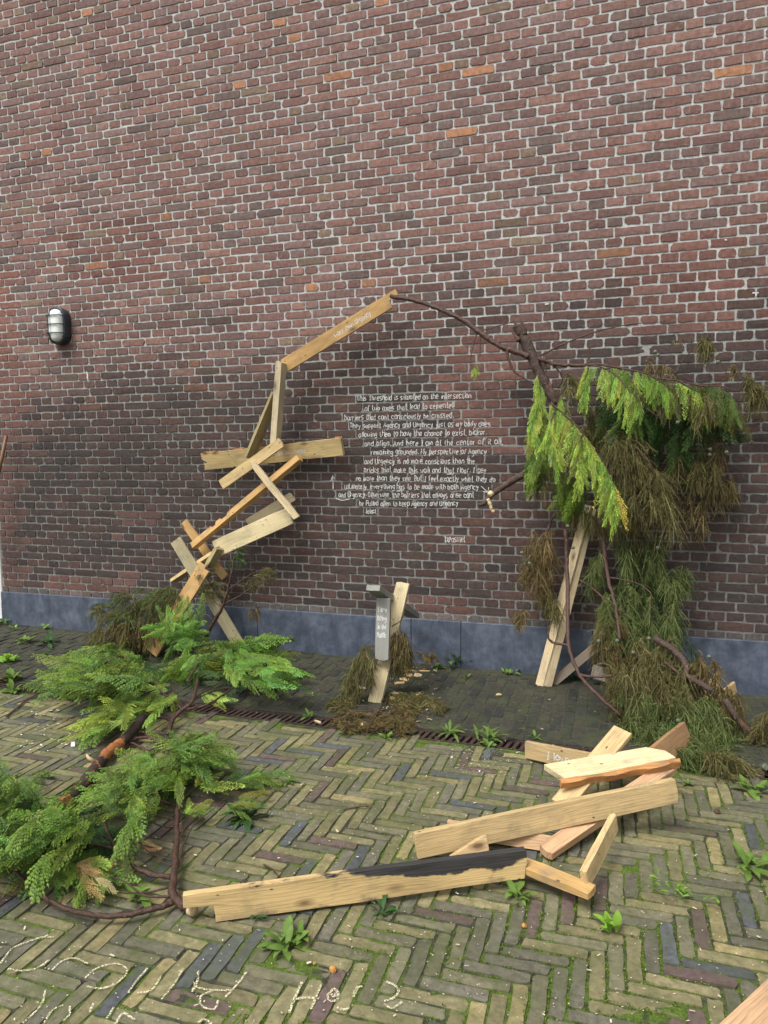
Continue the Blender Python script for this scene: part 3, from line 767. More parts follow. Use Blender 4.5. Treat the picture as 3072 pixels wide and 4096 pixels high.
arc = [(-.028, -.064, LH*.49), (-.03, -.105, LH*.43), (-.03, -.132, LH*.2), (-.03, -.133, -LH*.2), (-.03, -.105, -LH*.43), (-.028, -.064, -LH*.49)]
mesh_obj('cage_bar', tube_mesh('cage_bar', arc, .005, 6), MT['steel'], lamp, LM)
scr = loft('screw', [[(.006*math.cos(a), y, .006*math.sin(a)) for a in (i*math.pi/3 for i in range(6))] for y in (-.05, -.084)])
for sx, sz in ((.06, .105), (.068, -.09), (-.06, .105), (-.062, -.1)): mesh_obj('screw', scr, MT['rust'], lamp, LM @ Matrix.Translation((sx, 0, sz)))

# ------------------------------------------------------------------ doorway edge at far left
dr = empty('door_frame', (LEFT_END-.05, .05, 0), 'white painted door frame post at the left end of the wall', 'door frame')
mesh_obj('jamb', boxes('jamb', [(LEFT_END-.085, LEFT_END-.012, .0, .14, .0, zop)], .004), MT['white'], dr)
mesh_obj('threshold', boxes('threshold', [(LEFT_END-.9, LEFT_END-.02, -.03, .3, -.05, .10)], .004), MT['plinth'], dr)
mesh_obj('door_leaf', boxes('door_leaf', [(LEFT_END-.9, LEFT_END-.15, .09, .13, .1, zop-.01)], .004), MT['white'], dr)
mesh_obj('panel', boxes('panel', [(LEFT_END-.80, LEFT_END-.25, .078, .088, .3, 1.0)], .003), MT['blue'], dr)
a, b = W(26, 1742, -.10), W(-30, 2010, -.16)
mesh_obj('broom_handle', tube_mesh('broom_handle', [a, a.lerp(b, .5), b, b+(b-a)*3.2], .014, 8), MT['stick'], label='brown wooden stick leaning on the wall by the door', cat='stick')

# ------------------------------------------------------------------ conifer foliage
NR = np.random.default_rng(7)
def quad_strip(p, q, w, nrm):        # arrays of points -> diamonds
    d = q-p; s = np.cross(nrm, d); s /= np.linalg.norm(s, axis=1, keepdims=True)+1e-9
    m = p+d*.45
    return np.stack([p, m+s*w, q, m-s*w], 1)
def spray_proto(rng):
    P_, Q_, W_, T_ = [], [], [], []
    n = 12
    for i in range(n):
        s = (i+.35)/n
        for sd in (-1, 1):
            ss = s+sd*.012
            ln = .34*(min(1., ss*3.0+.45))*(1-ss)**.7*rng.uniform(.7, 1.2)
            if ln < .03: continue
            an = math.radians(rng.uniform(36, 52)); d = np.array([math.cos(an), sd*math.sin(an), rng.uniform(-.1, .1)])
            o = np.array([ss, 0, 0]); m = max(2, int(ln/.045))
            P_.append(o); Q_.append(o+d*ln); W_.append(.010); T_.append(ss*.5+.1)
            for j in range(m):
                u = (j+.5)/m; c = o+d*ln*u+np.array([.10*ln*u*u, -sd*.10*ln*u*u, 0])
                for s2 in (-1, 1):
                    a2 = an*sd+s2*math.radians(rng.uniform(30, 46)); l2 = .088*(1-u*.5)*rng.uniform(.7, 1.2)*(.65+ln)
                    e = np.array([math.cos(a2)*l2, math.sin(a2)*l2, rng.uniform(-.012, .012)])
                    P_.append(c); Q_.append(c+e); W_.append(.0125); T_.append(.2+.8*max(u, ss*.9))
    P_.append(np.array([0., 0, 0])); Q_.append(np.array([1., 0, 0])); W_.append(.007); T_.append(.0)
    P_, Q_ = np.array(P_), np.array(Q_); W_ = np.array(W_)[:, None]
    up = np.tile(np.array([0, 0, 1.]), (len(P_), 1)) + np.random.default_rng(3).normal(0, .35, (len(P_), 3))
    return quad_strip(P_, Q_, W_, up), np.array(T_)
def feather_proto(rng):
    P_, Q_, W_, T_ = [], [], [], []
    n = 11
    for i in range(n):
        for sd in (-1, 1):
            s = (i+(.3 if sd > 0 else .75))/n
            ln = .42*min(1., .55+s*2.2)*(1-s*.92)**.62*rng.uniform(.75, 1.15)
            an = math.radians(rng.uniform(30, 44)); m = max(3, int(ln/.05)); c = np.array([s, 0., 0.])
            for j in range(m):
                u = (j+1)/m; a = (an-.30*u)*sd; stp = ln/m
                d = np.array([math.cos(a), math.sin(a), -.42*u+rng.uniform(-.08, .08)]); e = c+d*stp
                P_.append(c); Q_.append(e+d*stp*.25); W_.append(.0115*(1.1-.4*u)); T_.append(.15+.7*u)
                for s2 in (-1, 1):
                    a2 = a+s2*math.radians(rng.uniform(22, 36)); l2 = .062*(1.1-.45*u)*rng.uniform(.8, 1.2)
                    P_.append(c); Q_.append(c+np.array([math.cos(a2)*l2, math.sin(a2)*l2, -.02*u])); W_.append(.0105); T_.append(.25+.75*u)
                c = e
    P_.append(np.array([0., 0, 0])); Q_.append(np.array([1., 0, 0])); W_.append(.008); T_.append(.0)
    P_, Q_ = np.array(P_), np.array(Q_); W_ = np.array(W_)[:, None]
    up = np.tile(np.array([0, 0, 1.]), (len(P_), 1)) + np.random.default_rng(5).normal(0, .3, (len(P_), 3))
    return quad_strip(P_, Q_, W_, up), np.array(T_)
FEATHER = [feather_proto(random.Random(80+i)) for i in range(6)]
PROTO = [spray_proto(random.Random(40+i)) for i in range(6)]
def add_spray(Q, o, d, nrm, size, droop=.15, fold=.25, col=(.06, .13, .02), tip=(.16, .28, .04), width=1.0, protos=None):
    pr = protos or (FEATHER if NR.random() < .68 else PROTO); v, t = pr[NR.integers(len(pr))]
    o = np.array(o, float); d = np.array(d, float); d /= np.linalg.norm(d); nrm = np.array(nrm, float)
    nrm = nrm-d*nrm.dot(d); nrm /= np.linalg.norm(nrm)+1e-9; s = np.cross(nrm, d)
    x, y, z = v[..., 0], v[..., 1]*width, v[..., 2]
    cv = NR.normal(0, .10)
    y2 = y+cv*x*x; z2 = z-fold*np.abs(y)-droop*x*x+NR.normal(0, .05)*x*y*4
    p = o+size*(x[..., None]*d+y2[..., None]*s+z2[..., None]*nrm)
    k = np.clip(t+NR.normal(0, .12, t.shape), 0, 1)[:, None]
    c = np.array(col)*(1-k)+np.array(tip)*k  # real lighter tips; bases darkened further to paint shade between sprays
    c = c*NR.uniform(.6, 1.4)*np.array([NR.uniform(.8, 1.3), 1, NR.uniform(.8, 1.2)])
    if NR.random() < .03: c = c*np.array([1.1, .8, .8])
    Q.add(p, np.repeat(c[:, None, :], 4, 1))
NEEDLE_MIX = [(.13, .135, .045), (.16, .105, .045), (.075, .115, .035), (.20, .185, .075), (.10, .075, .035)]
def add_tassel(Q, o, d, size, n=46, col=(.09, .095, .03), col2=(.15, .10, .04), spread=.5, droop=.9, wid=.0021, fork=True, airy=1.0):
    k = NR.uniform(0, 1); col = tuple(np.array(col)*(1-.45*k)+np.array(NEEDLE_MIX[NR.integers(len(NEEDLE_MIX))])*.45*k); wid = wid*.72
    o = np.array(o, float); d = np.array(d, float); d /= np.linalg.norm(d)+1e-9
    s0 = NR.uniform(0, 1, n)**1.2
    stem = o+d*(s0*size*.75)[:, None]+np.array([0, 0, -1.])*(.22*size*s0**2)[:, None]
    d0 = d*.75+NR.normal(0, spread, (n, 3)); d0 /= np.linalg.norm(d0, axis=1, keepdims=True)
    ln = size*NR.uniform(.35, .95, n)*(1.05-.45*s0)
    ts = np.linspace(0, 1, 5)
    path = stem[:, None, :]+d0[:, None, :]*(ln[:, None]*ts)[..., None]*.8+np.array([0, 0, -1.])*((ln*droop)[:, None]*ts**1.7)[..., None]
    path[..., 2] = np.maximum(path[..., 2], NR.uniform(.004, .03, (n, 1)))
    tan = np.diff(path, axis=1); side = np.cross(tan, NR.normal(0, 1, (n, 1, 3))); side /= np.linalg.norm(side, axis=2, keepdims=True)+1e-9
    w = wid*np.array([1., 1.15, .95, .6])[None, :, None]*NR.uniform(.7, 1.3, (n, 1, 1))
    a, b = path[:, :-1], path[:, 1:]
    q = np.stack([a+side*w, b+side*w*.85, b-side*w*.85, a-side*w], 2)
    k = NR.uniform(0, 1, (n, 1)); c = np.array(col)*(1-k)+np.array(col2)*k
    c = np.repeat((c*NR.uniform(.75, 1.25)*NR.uniform(.7, 1.35, (n, 1)))[:, None, None, :], 4, 1).repeat(4, 2)
    Q.add(q.reshape(-1, 4, 3), c.reshape(-1, 4, 3))
    if fork:                          # little side scales on the strands
        m = path[:, 1:4].reshape(-1, 3); tt = tan[:, 1:4].reshape(-1, 3); tt /= np.linalg.norm(tt, axis=1, keepdims=True)+1e-9
        for _ in range(2):
            e = tt*.8+NR.normal(0, .5, m.shape); l = size*.10*NR.uniform(.5, 1.2, (len(m), 1))
            j = m+tt*size*NR.uniform(-.08, .08, (len(m), 1))
            qs = quad_strip(j, j+e*l, np.full((len(m), 1), wid*.9), NR.normal(0, 1, m.shape))
            cc = np.repeat(c[:, 1:4, 0].reshape(-1, 3)[:, None, :], 4, 1)
            Q.add(qs, cc)
def in_poly(p, poly):
    x, y = p; r = False; n = len(poly)
    for i in range(n):
        (x1, y1), (x2, y2) = poly[i], poly[i-1]
        if (y1 > y) != (y2 > y) and x < (x2-x1)*(y-y1)/(y2-y1)+x1: r = not r
    return r
def scatter(poly, n, rng):
    xs = [p[0] for p in poly]; ys = [p[1] for p in poly]; out = []
    while len(out) < n:
        p = (rng.uniform(min(xs), max(xs)), rng.uniform(min(ys), max(ys)))
        if in_poly(p, poly): out.append(p)
    return out
def curve(pts, n):                   # Catmull-Rom through 3-D points
    pts = [Vector(p) for p in pts]; q = [pts[0]*2-pts[1]]+pts+[pts[-1]*2-pts[-2]]; out = []
    for i in range(1, len(q)-2):
        for k in range(n):
            t = k/n; a, b, c, d = q[i-1:i+3]
            out.append(.5*((2*b)+(c-a)*t+(2*a-5*b+4*c-d)*t*t+(3*b-a-3*c+d)*t**3))
    out.append(pts[-1]); return out
def stem(parent, pts, r0, r1, mt='bark', name='branch', n=6, sides=7, rough=.10, **kw):
    c = curve(pts, n); m = len(c)
    rad = [r0+(r1-r0)*(i/(m-1)) for i in range(m)]
    if rough: c = [p+Vector((R.gauss(0, min(rad[i]*.16, .0016)), R.gauss(0, min(rad[i]*.16, .0016)), R.gauss(0, min(rad[i]*.16, .0016)))) for i, p in enumerate(c)]
    rad = [r*(1.22 if R.random() < .05 else R.uniform(.96, 1.04)) for r in rad] if rough else rad
    me = tube_mesh(name, c, rad, sides, rough)
    return mesh_obj(name, me, MT[mt], parent, **kw), c
def leaf_obj(Q, parent, mt, name='foliage'):
    return mesh_obj(name, Q.mesh(name), MT[mt], parent, kind='stuff')
# FOLIAGE-PLACEMENT

# ------------------------------------------------------------------ big cypress bough hanging on the wall at right
GREEN = ((.085, .180, .026), (.440, .610, .105)); MID = ((.020, .054, .009), (.175, .285, .036)); SHADE_GREEN = ((.016, .042, .010), (.050, .115, .022))  # leaf base and tip tones; lit brightness and interior shade partly put in
OLIVE = ((.100, .108, .034), (.150, .120, .045)); BROWN = ((.115, .098, .036), (.165, .108, .044)); GRN_N = ((.070, .105, .030), (.120, .150, .042)); TAN = ((.42, .27, .10), (.60, .44, .19))
cA = crop(2000, 1250, 1.36); cB = crop(2500, 1250, 1.411); cS = crop(1500, 1100, 1.0553)
def PT(x, y, Y, zmin=.02):
    p = W(x, y, Y)
    return p if p.z > zground(p.x, p.y)+zmin else G(x, y, zmin+.01)
def wdir(p, dx, dy, jit=.2):         # photo-plane direction as a world vector (dy down)
    d = RGT*dx-UPV*dy; return d+Vector((R.gauss(0, jit), R.gauss(0, jit), R.gauss(0, jit)))
RF = random.Random(21)
bough = empty('cypress_bough', W(2250, 1700, -.3), 'big broken cypress bough hung on the wall, bright green fronds in front', 'branch')
def ws(parent, cv, pts, Y, r0, r1, mt='bark', **k):
    ys = Y if isinstance(Y, (list, tuple)) else (Y, Y)
    n = len(pts)
    return stem(parent, [PT(*cv(a, b), ys[0]+(ys[1]-ys[0])*i/(n-1)) for i, (a, b) in enumerate(pts)], r0, r1, mt, **k)
ws(bough, cA, [(98, 62), (135, 150), (180, 250), (215, 330), (260, 410), (300, 500)], (-.24, -.26), .036, .030, 'old_bark', name='trunk', sides=10, rough=.16)
for a, b, c_, d in ((75, 42, 110, 120), (128, 58, 130, 120), (62, 105, 105, 150)): ws(bough, cA, [(a, b), ((a+c_)/2, (b+d)/2), (c_, d)], -.255, .003, .022, 'bark', name='splinter', sides=5)
_, arcc = ws(bough, cS, [(66, 90), (150, 103), (230, 125), (300, 155), (380, 195), (440, 240), (520, 295), (600, 325), (650, 345)], (-.19, -.27), .0135, .020, 'red_bark')
ws(bough, cS, [(690, 352), (760, 375), (850, 381), (960, 378), (1060, 395)], (-.28, -.32), .013, .006)
ws(bough, cS, [(695, 342), (800, 290), (930, 240), (1080, 208), (1230, 196)], (-.26, -.16), .006, .002)
ws(bough, cS, [(445, 236), (520, 215), (582, 198)], -.24, .004, .003)
ws(bough, cS, [(432, 242), (414, 300), (401, 362)], -.24, .004, .002); ws(bough, cS, [(445, 255), (444, 300), (443, 345)], -.24, .004, .002)
ws(bough, cS, [(556, 312), (572, 380), (600, 416), (672, 466)], -.26, .010, .005); ws(bough, cS, [(590, 430), (600, 520), (632, 612)], -.25, .003, .0015)
ws(bough, cS, [(905, 300), (904, 340), (903, 378)], -.3, .005, .006); ws(bough, cS, [(745, 370), (790, 430), (775, 480)], -.28, .006, .003)
ws(bough, cS, [(720, 345), (722, 420), (745, 520)], -.28, .006, .004)
ws(bough, cS, [(645, 832), (560, 880), (492, 928), (458, 966), (436, 970)], (-.16, -.24), .024, .012, 'old_bark', name='branch', sides=9)
ws(bough, cS, [(478, 945), (488, 975), (500, 1004)], -.25, .013, .010, 'cutwood', name='broken_fork', sides=7)
p, q = PT(*cS(494, 918), -.262), PT(*cS(482, 930), -.275)
mesh_obj('cut_face', tube_mesh('cut_face', [p, q], [.020, .018], 9), MT['cutwood'], bough)
# bright fronds
def frond(cv, pts, Y, sprays, cols, parent, size, side=(-.35, .15), name='frond', r0=.006, mt='red_bark', facing=(0, -1, .35), ln=1.0):
    """stem with hanging sprays; each frond is one part with its stem below it"""
    n = len(pts); ys = Y if isinstance(Y, (list, tuple)) else (Y, Y)
    c = curve([PT(*cv(a, b), ys[0]+(ys[1]-ys[0])*i/(n-1)) for i, (a, b) in enumerate(pts)], 8)
    Q = Quads()
    for i in range(sprays):
        t = (i+RF.random())/sprays; k = min(len(c)-2, int(t*(len(c)-1))); p = c[k].lerp(c[k+1], RF.random())
        sd = RF.choice(side) if not isinstance(side, float) else side
        d = RGT*(sd+RF.gauss(0, .14))-UPV*(1.0+RF.gauss(0, .12))-_F*RF.uniform(-.05, .25)
        nn = Vector(facing)+Vector((RF.gauss(0, .5), 0, RF.gauss(0, .4)))
        s = size*RF.uniform(.7, 1.25)*ln
        add_spray(Q, p, d, nn, s, droop=RF.uniform(.0, .22), fold=RF.uniform(.1, .4), col=cols[0], tip=cols[1], width=RF.uniform(.5, .8))
    f = leaf_obj(Q, parent, 'leaf', name)
    ws(f, cv, pts, Y, r0, r0*.35, mt, name='twig', sides=6)
    return f
frond(cA, [(205, 320), (214, 400), (222, 470), (205, 560)], (-.38, -.40), 16, GREEN, bough, .20, (-.25, .05))
frond(cA, [(190, 455), (178, 540), (172, 600), (180, 650)], (-.38, -.42), 12, GREEN, bough, .17, (-.2, .1))
frond(cA, [(275, 490), (330, 540), (400, 600), (450, 660), (500, 730), (560, 810), (600, 900), (635, 985)], (-.40, -.46), 44, GREEN, bough, .215, (-.25, .0))
frond(cA, [(300, 540), (280, 590), (285, 660), (310, 740)], (-.42, -.46), 20, GREEN, bough, .20, (-.25, .2))
frond(cA, [(450, 660), (420, 740), (425, 800), (440, 870)], (-.45, -.48), 16, GREEN, bough, .17, (-.2, .2))
frond(cA, [(330, 430), (345, 480), (370, 540), (400, 600)], (-.33, -.38), 12, GREEN, bough, .16, (-.2, .25))
frond(cA, [(240, 560), (235, 620), (230, 660)], (-.37, -.39), 12, ((.085, .18, .028), (.24, .38, .06)), bough, .16, (-.2, .2))
frond(cA, [(465, 282), (560, 300), (640, 350), (700, 420), (770, 480)], (-.36, -.42), 30, GREEN, bough, .165, (-.35, .0))
frond(cA, [(480, 290), (470, 360), (450, 420)], (-.36, -.38), 12, GREEN, bough, .15, (-.3, .0))
frond(cA, [(560, 285), (700, 312), (800, 335), (880, 380), (930, 430)], (-.34, -.38), 34, ((.085, .18, .028), (.25, .39, .062)), bough, .17, (-.2, .15))
frond(cB, [(60, 340), (180, 370), (300, 385), (420, 412), (540, 418), (610, 480)], (-.30, -.28), 44, ((.040, .085, .020), (.15, .215, .045)), bough, .19, (-.1, .2))
frond(cB, [(290, 380), (360, 420), (420, 450)], (-.34, -.34), 14, GREEN, bough, .17, (-.05, .2))
frond(cB, [(380, 400), (480, 425), (570, 440), (625, 520)], (-.27, -.25), 30, ((.050, .072, .022), (.125, .140, .042)), bough, .20, (-.05, .15))
frond(cA, [(660, 560), (740, 560), (790, 570)], (-.36, -.36), 10, ((.06, .13, .025), (.16, .24, .045)), bough, .15, (-.5, .2))
# very dark green inside and behind: interior shade put into the leaf colour
def mass(parent, cv, poly, n, Yr, cols, size, dirs, kind='spray', rng=RF, mt=None, nrm=(0, -1, .3), name='foliage', strands=40, droop=.75, wid=.0021, spread=.62):
    Q = Quads()
    for a, b in scatter(poly, n if kind == 'spray' else max(3, int(n*.9)), rng):
        x, y = cv(a, b) if cv else (a, b)
        Y = rng.uniform(*Yr) if not callable(Yr) else Yr(x, y)+rng.uniform(-.07, .07)
        p = PT(x, y, Y, .02 if kind == 'spray' else .09); dx, dy = rng.choice(dirs)
        d = RGT*(dx+rng.gauss(0, .22))-UPV*(dy+rng.gauss(0, .22))-_F*rng.gauss(.1, .25)
        if kind == 'spray':
            add_spray(Q, p, d, Vector(nrm)+Vector((rng.gauss(0, .4), rng.gauss(0, .2), rng.gauss(0, .4))), 1.15*size*rng.uniform(.7, 1.25), rng.uniform(0, .25), rng.uniform(.05, .3), cols[0], cols[1])
        else:
            add_tassel(Q, p, d, size*rng.uniform(.65, 1.3), strands, cols[0], cols[1], spread, droop, wid)
    return leaf_obj(Q, parent, mt or ('leaf' if kind == 'spray' else 'dry'), name)
mass(bough, None, [(2400, 1540), (2620, 1520), (2900, 1580), (2930, 1700), (2720, 1760), (2420, 1740)], 95, (-.24, -.08), SHADE_GREEN, .19, [(-.3, 1), (.3, 1), (0, 1)])
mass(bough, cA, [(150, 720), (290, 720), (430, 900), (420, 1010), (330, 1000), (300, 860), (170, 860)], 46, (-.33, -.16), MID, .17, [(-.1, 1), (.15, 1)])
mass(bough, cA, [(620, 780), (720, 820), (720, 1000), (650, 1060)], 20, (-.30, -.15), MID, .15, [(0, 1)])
mass(bough, cS, [(412, 368), (438, 365), (440, 395), (415, 398)], 5, (-.26, -.24), GREEN, .055, [(.1, 1), (-.2, 1)])
# drooping olive and brown needles of the same bough
mass(bough, cA, [(560, 680), (640, 600), (740, 640), (800, 760), (900, 880), (930, 960), (860, 1000), (700, 930), (640, 820)], 62, (-.40, -.22), OLIVE, .20, [(.25, .9), (.5, .7), (-.1, 1)], 'needle')
mass(bough, cA, [(440, 480), (560, 500), (600, 620), (500, 680), (440, 600)], 18, (-.22, -.10), OLIVE, .14, [(.2, .8), (-.3, .8)], 'needle')
mass(bough, cB, [(20, 380), (200, 380), (420, 430), (600, 470), (560, 540), (300, 500), (80, 480)], 26, (-.40, -.28), OLIVE, .12, [(.1, 1), (-.2, 1)], 'needle', strands=26)
mass(bough, cA, [(360, 320), (430, 330), (420, 420), (360, 430)], 8, (-.28, -.18), OLIVE, .13, [(-.1, 1), (.2, .8)], 'needle')
mass(bough, cB, [(130, 240), (250, 300), (330, 330), (240, 340), (140, 310)], 12, (-.28, -.18), BROWN, .09, [(.2, .8), (-.3, .6)], 'needle', strands=26)
mass(bough, cB, [(380, 120), (480, 120), (470, 180), (385, 190)], 12, (-.2, -.14), OLIVE, .10, [(.1, 1), (-.1, 1)], 'needle', strands=30)
mass(bough, cB, [(270, 140), (340, 135), (340, 150), (275, 160)], 4, (-.18, -.14), BROWN, .05, [(-.3, .6)], 'needle', strands=16)
mass(bough, cB, [(545, 300), (630, 295), (610, 320)], 6, (-.18, -.12), BROWN, .06, [(.3, .8), (-.3, .8)], 'needle', strands=20)
mass(bough, cB, [(650, 330), (740, 340), (790, 420), (780, 470), (690, 420)], 15, (-.2, -.1), OLIVE, .12, [(.1, 1), (-.1, 1)], 'needle', strands=34)
mass(bough, cB, [(240, 760), (480, 760), (520, 830), (430, 900), (280, 860)], 22, (-.24, -.08), OLIVE, .14, [(.2, 1), (-.2, 1)], 'needle', strands=30)
mass(bough, cB, [(440, 660), (580, 680), (560, 780), (480, 780)], 12, (-.18, -.08), BROWN, .12, [(0, 1), (.2, 1)], 'needle', strands=24)
mass(bough, cB, [(420, 900), (650, 910), (650, 990), (560, 1030), (450, 980)], 16, (-.18, -.08), BROWN, .11, [(.1, 1), (-.1, 1)], 'needle', strands=26)
mass(bough, cB, [(350, 1000), (430, 1020), (450, 1180), (420, 1220), (370, 1130)], 12, (-.18, -.1), BROWN, .11, [(0, 1)], 'needle', strands=24)
mass(bough, cA, [(160, 840), (260, 850), (250, 920), (180, 930)], 9, (-.26, -.14), OLIVE, .10, [(0, 1)], 'needle', strands=24)
for pts, Y in (([(300, 330), (330, 260), (372, 215), (375, 130)], -.17), ([(540, 415), (640, 440), (690, 380), (720, 315)], -.16), ([(620, 540), (690, 565), (745, 612)], -.16), ([(480, 240), (540, 280), (570, 345), (545, 400)], -.16),
               ([(230, 690), (330, 760), (480, 770), (600, 720)], -.2), ([(280, 930), (380, 945), (500, 920), (590, 915), (680, 905)], -.14), ([(120, 540), (200, 600), (235, 620)], -.38), ([(370, 960), (400, 1030), (430, 1150)], -.14)):
    ws(bough, cB, pts, Y, .004, .0018, name='twig', sides=5, rough=.05)
ws(bough, cA, [(735, 640), (740, 730), (690, 800), (660, 830)], -.36, .007, .003, name='twig'); ws(bough, cA, [(740, 730), (800, 820), (850, 900)], -.38, .005, .002, name='twig')

# ------------------------------------------------------------------ heap of a second bough below it, on the ground
heap = empty('fallen_bough', G(2650, 2900), 'fallen cypress bough heaped against wall and prop, long drooping olive needles', 'branch')
YH = lambda x, y: -.22-.60*smooth((y-2150)/750.)
for pts, r0, r1, m_ in (([(2262, 2120), (2267, 2240), (2272, 2420), (2274, 2578), (2317, 2698), (2400, 2790), (2484, 2862)], .013, .010, 'red_bark'),
                    ([(2400, 2080), (2415, 2180), (2430, 2300), (2462, 2430), (2480, 2560)], .016, .010, 'red_bark'),
                    ([(2620, 2555), (2680, 2590), (2725, 2630), (2745, 2665), (2745, 2700), (2780, 2722), (2850, 2765)], .019, .017, 'old_bark'),
                    ([(2900, 2800), (2940, 2860), (2975, 2905), (3003, 2930)], .017, .014, 'old_bark'),
                    ([(2185, 2145), (2205, 2080), (2252, 2010)], .010, .006, 'bark'), ([(2200, 2505), (2193, 2550), (2220, 2572), (2282, 2582)], .006, .008, 'bark'),
                    ([(2320, 2700), (2380, 2708), (2455, 2702)], .008, .006, 'bark'), ([(2320, 2320), (2390, 2370), (2440, 2420), (2500, 2450)], .006, .003, 'bark'),
                    ([(2440, 2310), (2540, 2330), (2600, 2370), (2610, 2420)], .005, .003, 'bark'), ([(2660, 2650), (2710, 2690), (2740, 2720)], .009, .006, 'bark'),
                    ([(2850, 3000), (2930, 3025), (3000, 3030)], .003, .0015, 'bark'), ([(2640, 2570), (2700, 2560), (2725, 2555)], .004, .002, 'bark')):
    stem(heap, [PT(x, y, YH(x, y)-.03) for x, y in pts], r0, r1, m_, sides=8, rough=.12)
NL = [(.25, .95), (-.2, 1), (.5, .8), (0, 1)]
for poly, n, cols, size, dirs in (
        ([(2070, 2150), (2210, 2090), (2235, 2180), (2200, 2310), (2150, 2310)], 34, BROWN, .15, [(-.3, .9), (0, 1)]),
        ([(2045, 2440), (2110, 2430), (2100, 2480)], 8, BROWN, .09, [(-.3, 1)]), ([(2150, 2330), (2230, 2340), (2230, 2420), (2180, 2410)], 8, OLIVE, .13, [(-.2, 1), (.2, 1)]),
        ([(2270, 2010), (2520, 2010), (2540, 2120), (2400, 2110), (2330, 2050)], 30, OLIVE, .12, [(0, 1), (.3, .8), (-.3, .8)]),
        ([(2360, 2210), (2440, 2200), (2430, 2290), (2350, 2300)], 12, GRN_N, .14, [(-.2, 1), (.1, 1)]), ([(2630, 2255), (2770, 2250), (2720, 2330), (2640, 2340)], 20, GRN_N, .15, [(.3, .8), (-.1, 1)]),
        ([(2470, 2110), (2640, 2120), (2640, 2240), (2500, 2280)], 22, GRN_N, .15, [(.1, 1)]),
        ([(2400, 2330), (2560, 2300), (2700, 2400), (2720, 2520), (2520, 2560), (2400, 2480)], 52, GRN_N, .17, NL),
        ([(2380, 2440), (2500, 2480), (2480, 2600), (2400, 2560)], 18, BROWN, .14, NL),
        ([(2430, 2560), (2680, 2530), (2780, 2680), (2760, 2800), (2520, 2780), (2420, 2700)], 80, OLIVE, .19, NL),
        ([(2480, 2760), (2780, 2740), (2900, 2770), (2960, 2850), (2900, 2940), (2620, 2930), (2480, 2860)], 95, GRN_N, .19, NL),
        ([(2560, 2880), (2780, 2900), (2860, 2980), (2760, 3010), (2640, 2980)], 64, GRN_N, .18, [(.3, 1), (.6, .7)]),
        ([(2780, 2990), (2960, 3010), (2900, 3040), (2800, 3020)], 18, OLIVE, .14, [(.7, .6)]), ([(2860, 2700), (2960, 2780), (2900, 2820), (2820, 2770)], 18, BROWN, .13, NL),
        ([(2780, 2600), (2850, 2600), (2850, 2660), (2800, 2680)], 9, BROWN, .13, [(.2, 1)]), ([(3030, 2850), (3072, 2830), (3120, 2880), (3040, 2900)], 10, OLIVE, .14, [(-.7, .6), (-.3, .8)])):
    mass(heap, None, poly, n, YH, cols, size, dirs, 'needle')
mass(heap, None, [(2480, 2200), (2640, 2280), (2700, 2440), (2860, 2740), (2930, 2860), (2700, 2930), (2500, 2840), (2440, 2600), (2400, 2350)], 110, lambda x, y: YH(x, y)+.13, SHADE_GREEN, .15, NL, 'needle', strands=34)  # dark layer behind the needles, its colour standing in for shaded gaps
bm = bmesh.new(); bmesh.ops.create_icosphere(bm, subdivisions=2, radius=.0115)
for v in bm.verts: v.co *= 1+.09*mnoise.noise(v.co*240)
cone = bm_mesh('cone', bm)
for cv, a, b, Y, par in [(c7, *t, -.33, heap) for t in ((525, 290), (555, 410), (785, 260), (825, 295), (265, 440), (308, 500), (635, 185), (1035, 412))] + \
        [(c7, *t, -.66, heap) for t in ((805, 938), (985, 925), (1325, 1028), (895, 1005), (700, 940))] + [(c7, 1150, 1390, -1.0, heap)] + \
        [(cB, *t, -.26, bough) for t in ((170, 222), (185, 240), (525, 280), (480, 772), (478, 803), (573, 788))] + [(cB, 298, 620, -.42, bough), (cA, 350, 470, -.42, bough)]:
    mesh_obj('cone', cone, MT['cone'], par, Matrix.Translation(PT(*cv(a, b), Y)) @ Matrix.Rotation(R.random()*6, 4, 'Z'))

# ------------------------------------------------------------------ cypress branches lying at left
def GZ(cv, pts, z): 
    zs = z if isinstance(z, (list, tuple)) else (z, z); n = len(pts)
    return [G(*cv(a, b), zs[0]+(zs[1]-zs[0])*i/(n-1)) for i, (a, b) in enumerate(pts)]
def lying(parent, cv, poly, n, zr, cols, size, dirs, rng=RF, name='foliage', kind='spray', tilt=.35, lift=.12, grad=None):
    Q = Quads()
    for a, b in scatter(poly, max(2, int(n*1.15)), rng):
        x, y = cv(a, b); z = rng.uniform(*zr); p = G(x, y, z); p2 = p
        dx, dy = rng.choice(dirs); l = math.hypot(dx, dy)
        d = G(x+40*dx/l, y+40*dy/l, z)-p; d.normalize()
        d += Vector((rng.gauss(0, .2), rng.gauss(0, .2), rng.gauss(lift, .15)))
        nn = Vector((rng.gauss(0, tilt), -.45+rng.gauss(0, tilt), 1))
        if kind == 'spray': add_spray(Q, p, d, nn, 1.08*size*rng.uniform(.55, 1.25), rng.uniform(.05, .45), rng.uniform(.05, .3), cols[0], cols[1])
        else: add_tassel(Q, p, d, size*rng.uniform(.65, 1.3), 40, cols[0], cols[1], .5, .55)
    return leaf_obj(Q, parent, 'leaf' if kind == 'spray' else 'dry', name)
c3 = crop(0, 2300, 1.276); cF = crop(0, 2900, 1.276)
back = empty('cypress_branch', G(560, 2820), 'spread cypress branch with dense green sprays at the foot of the plank arch', 'branch', 'cypress branches lying at left')
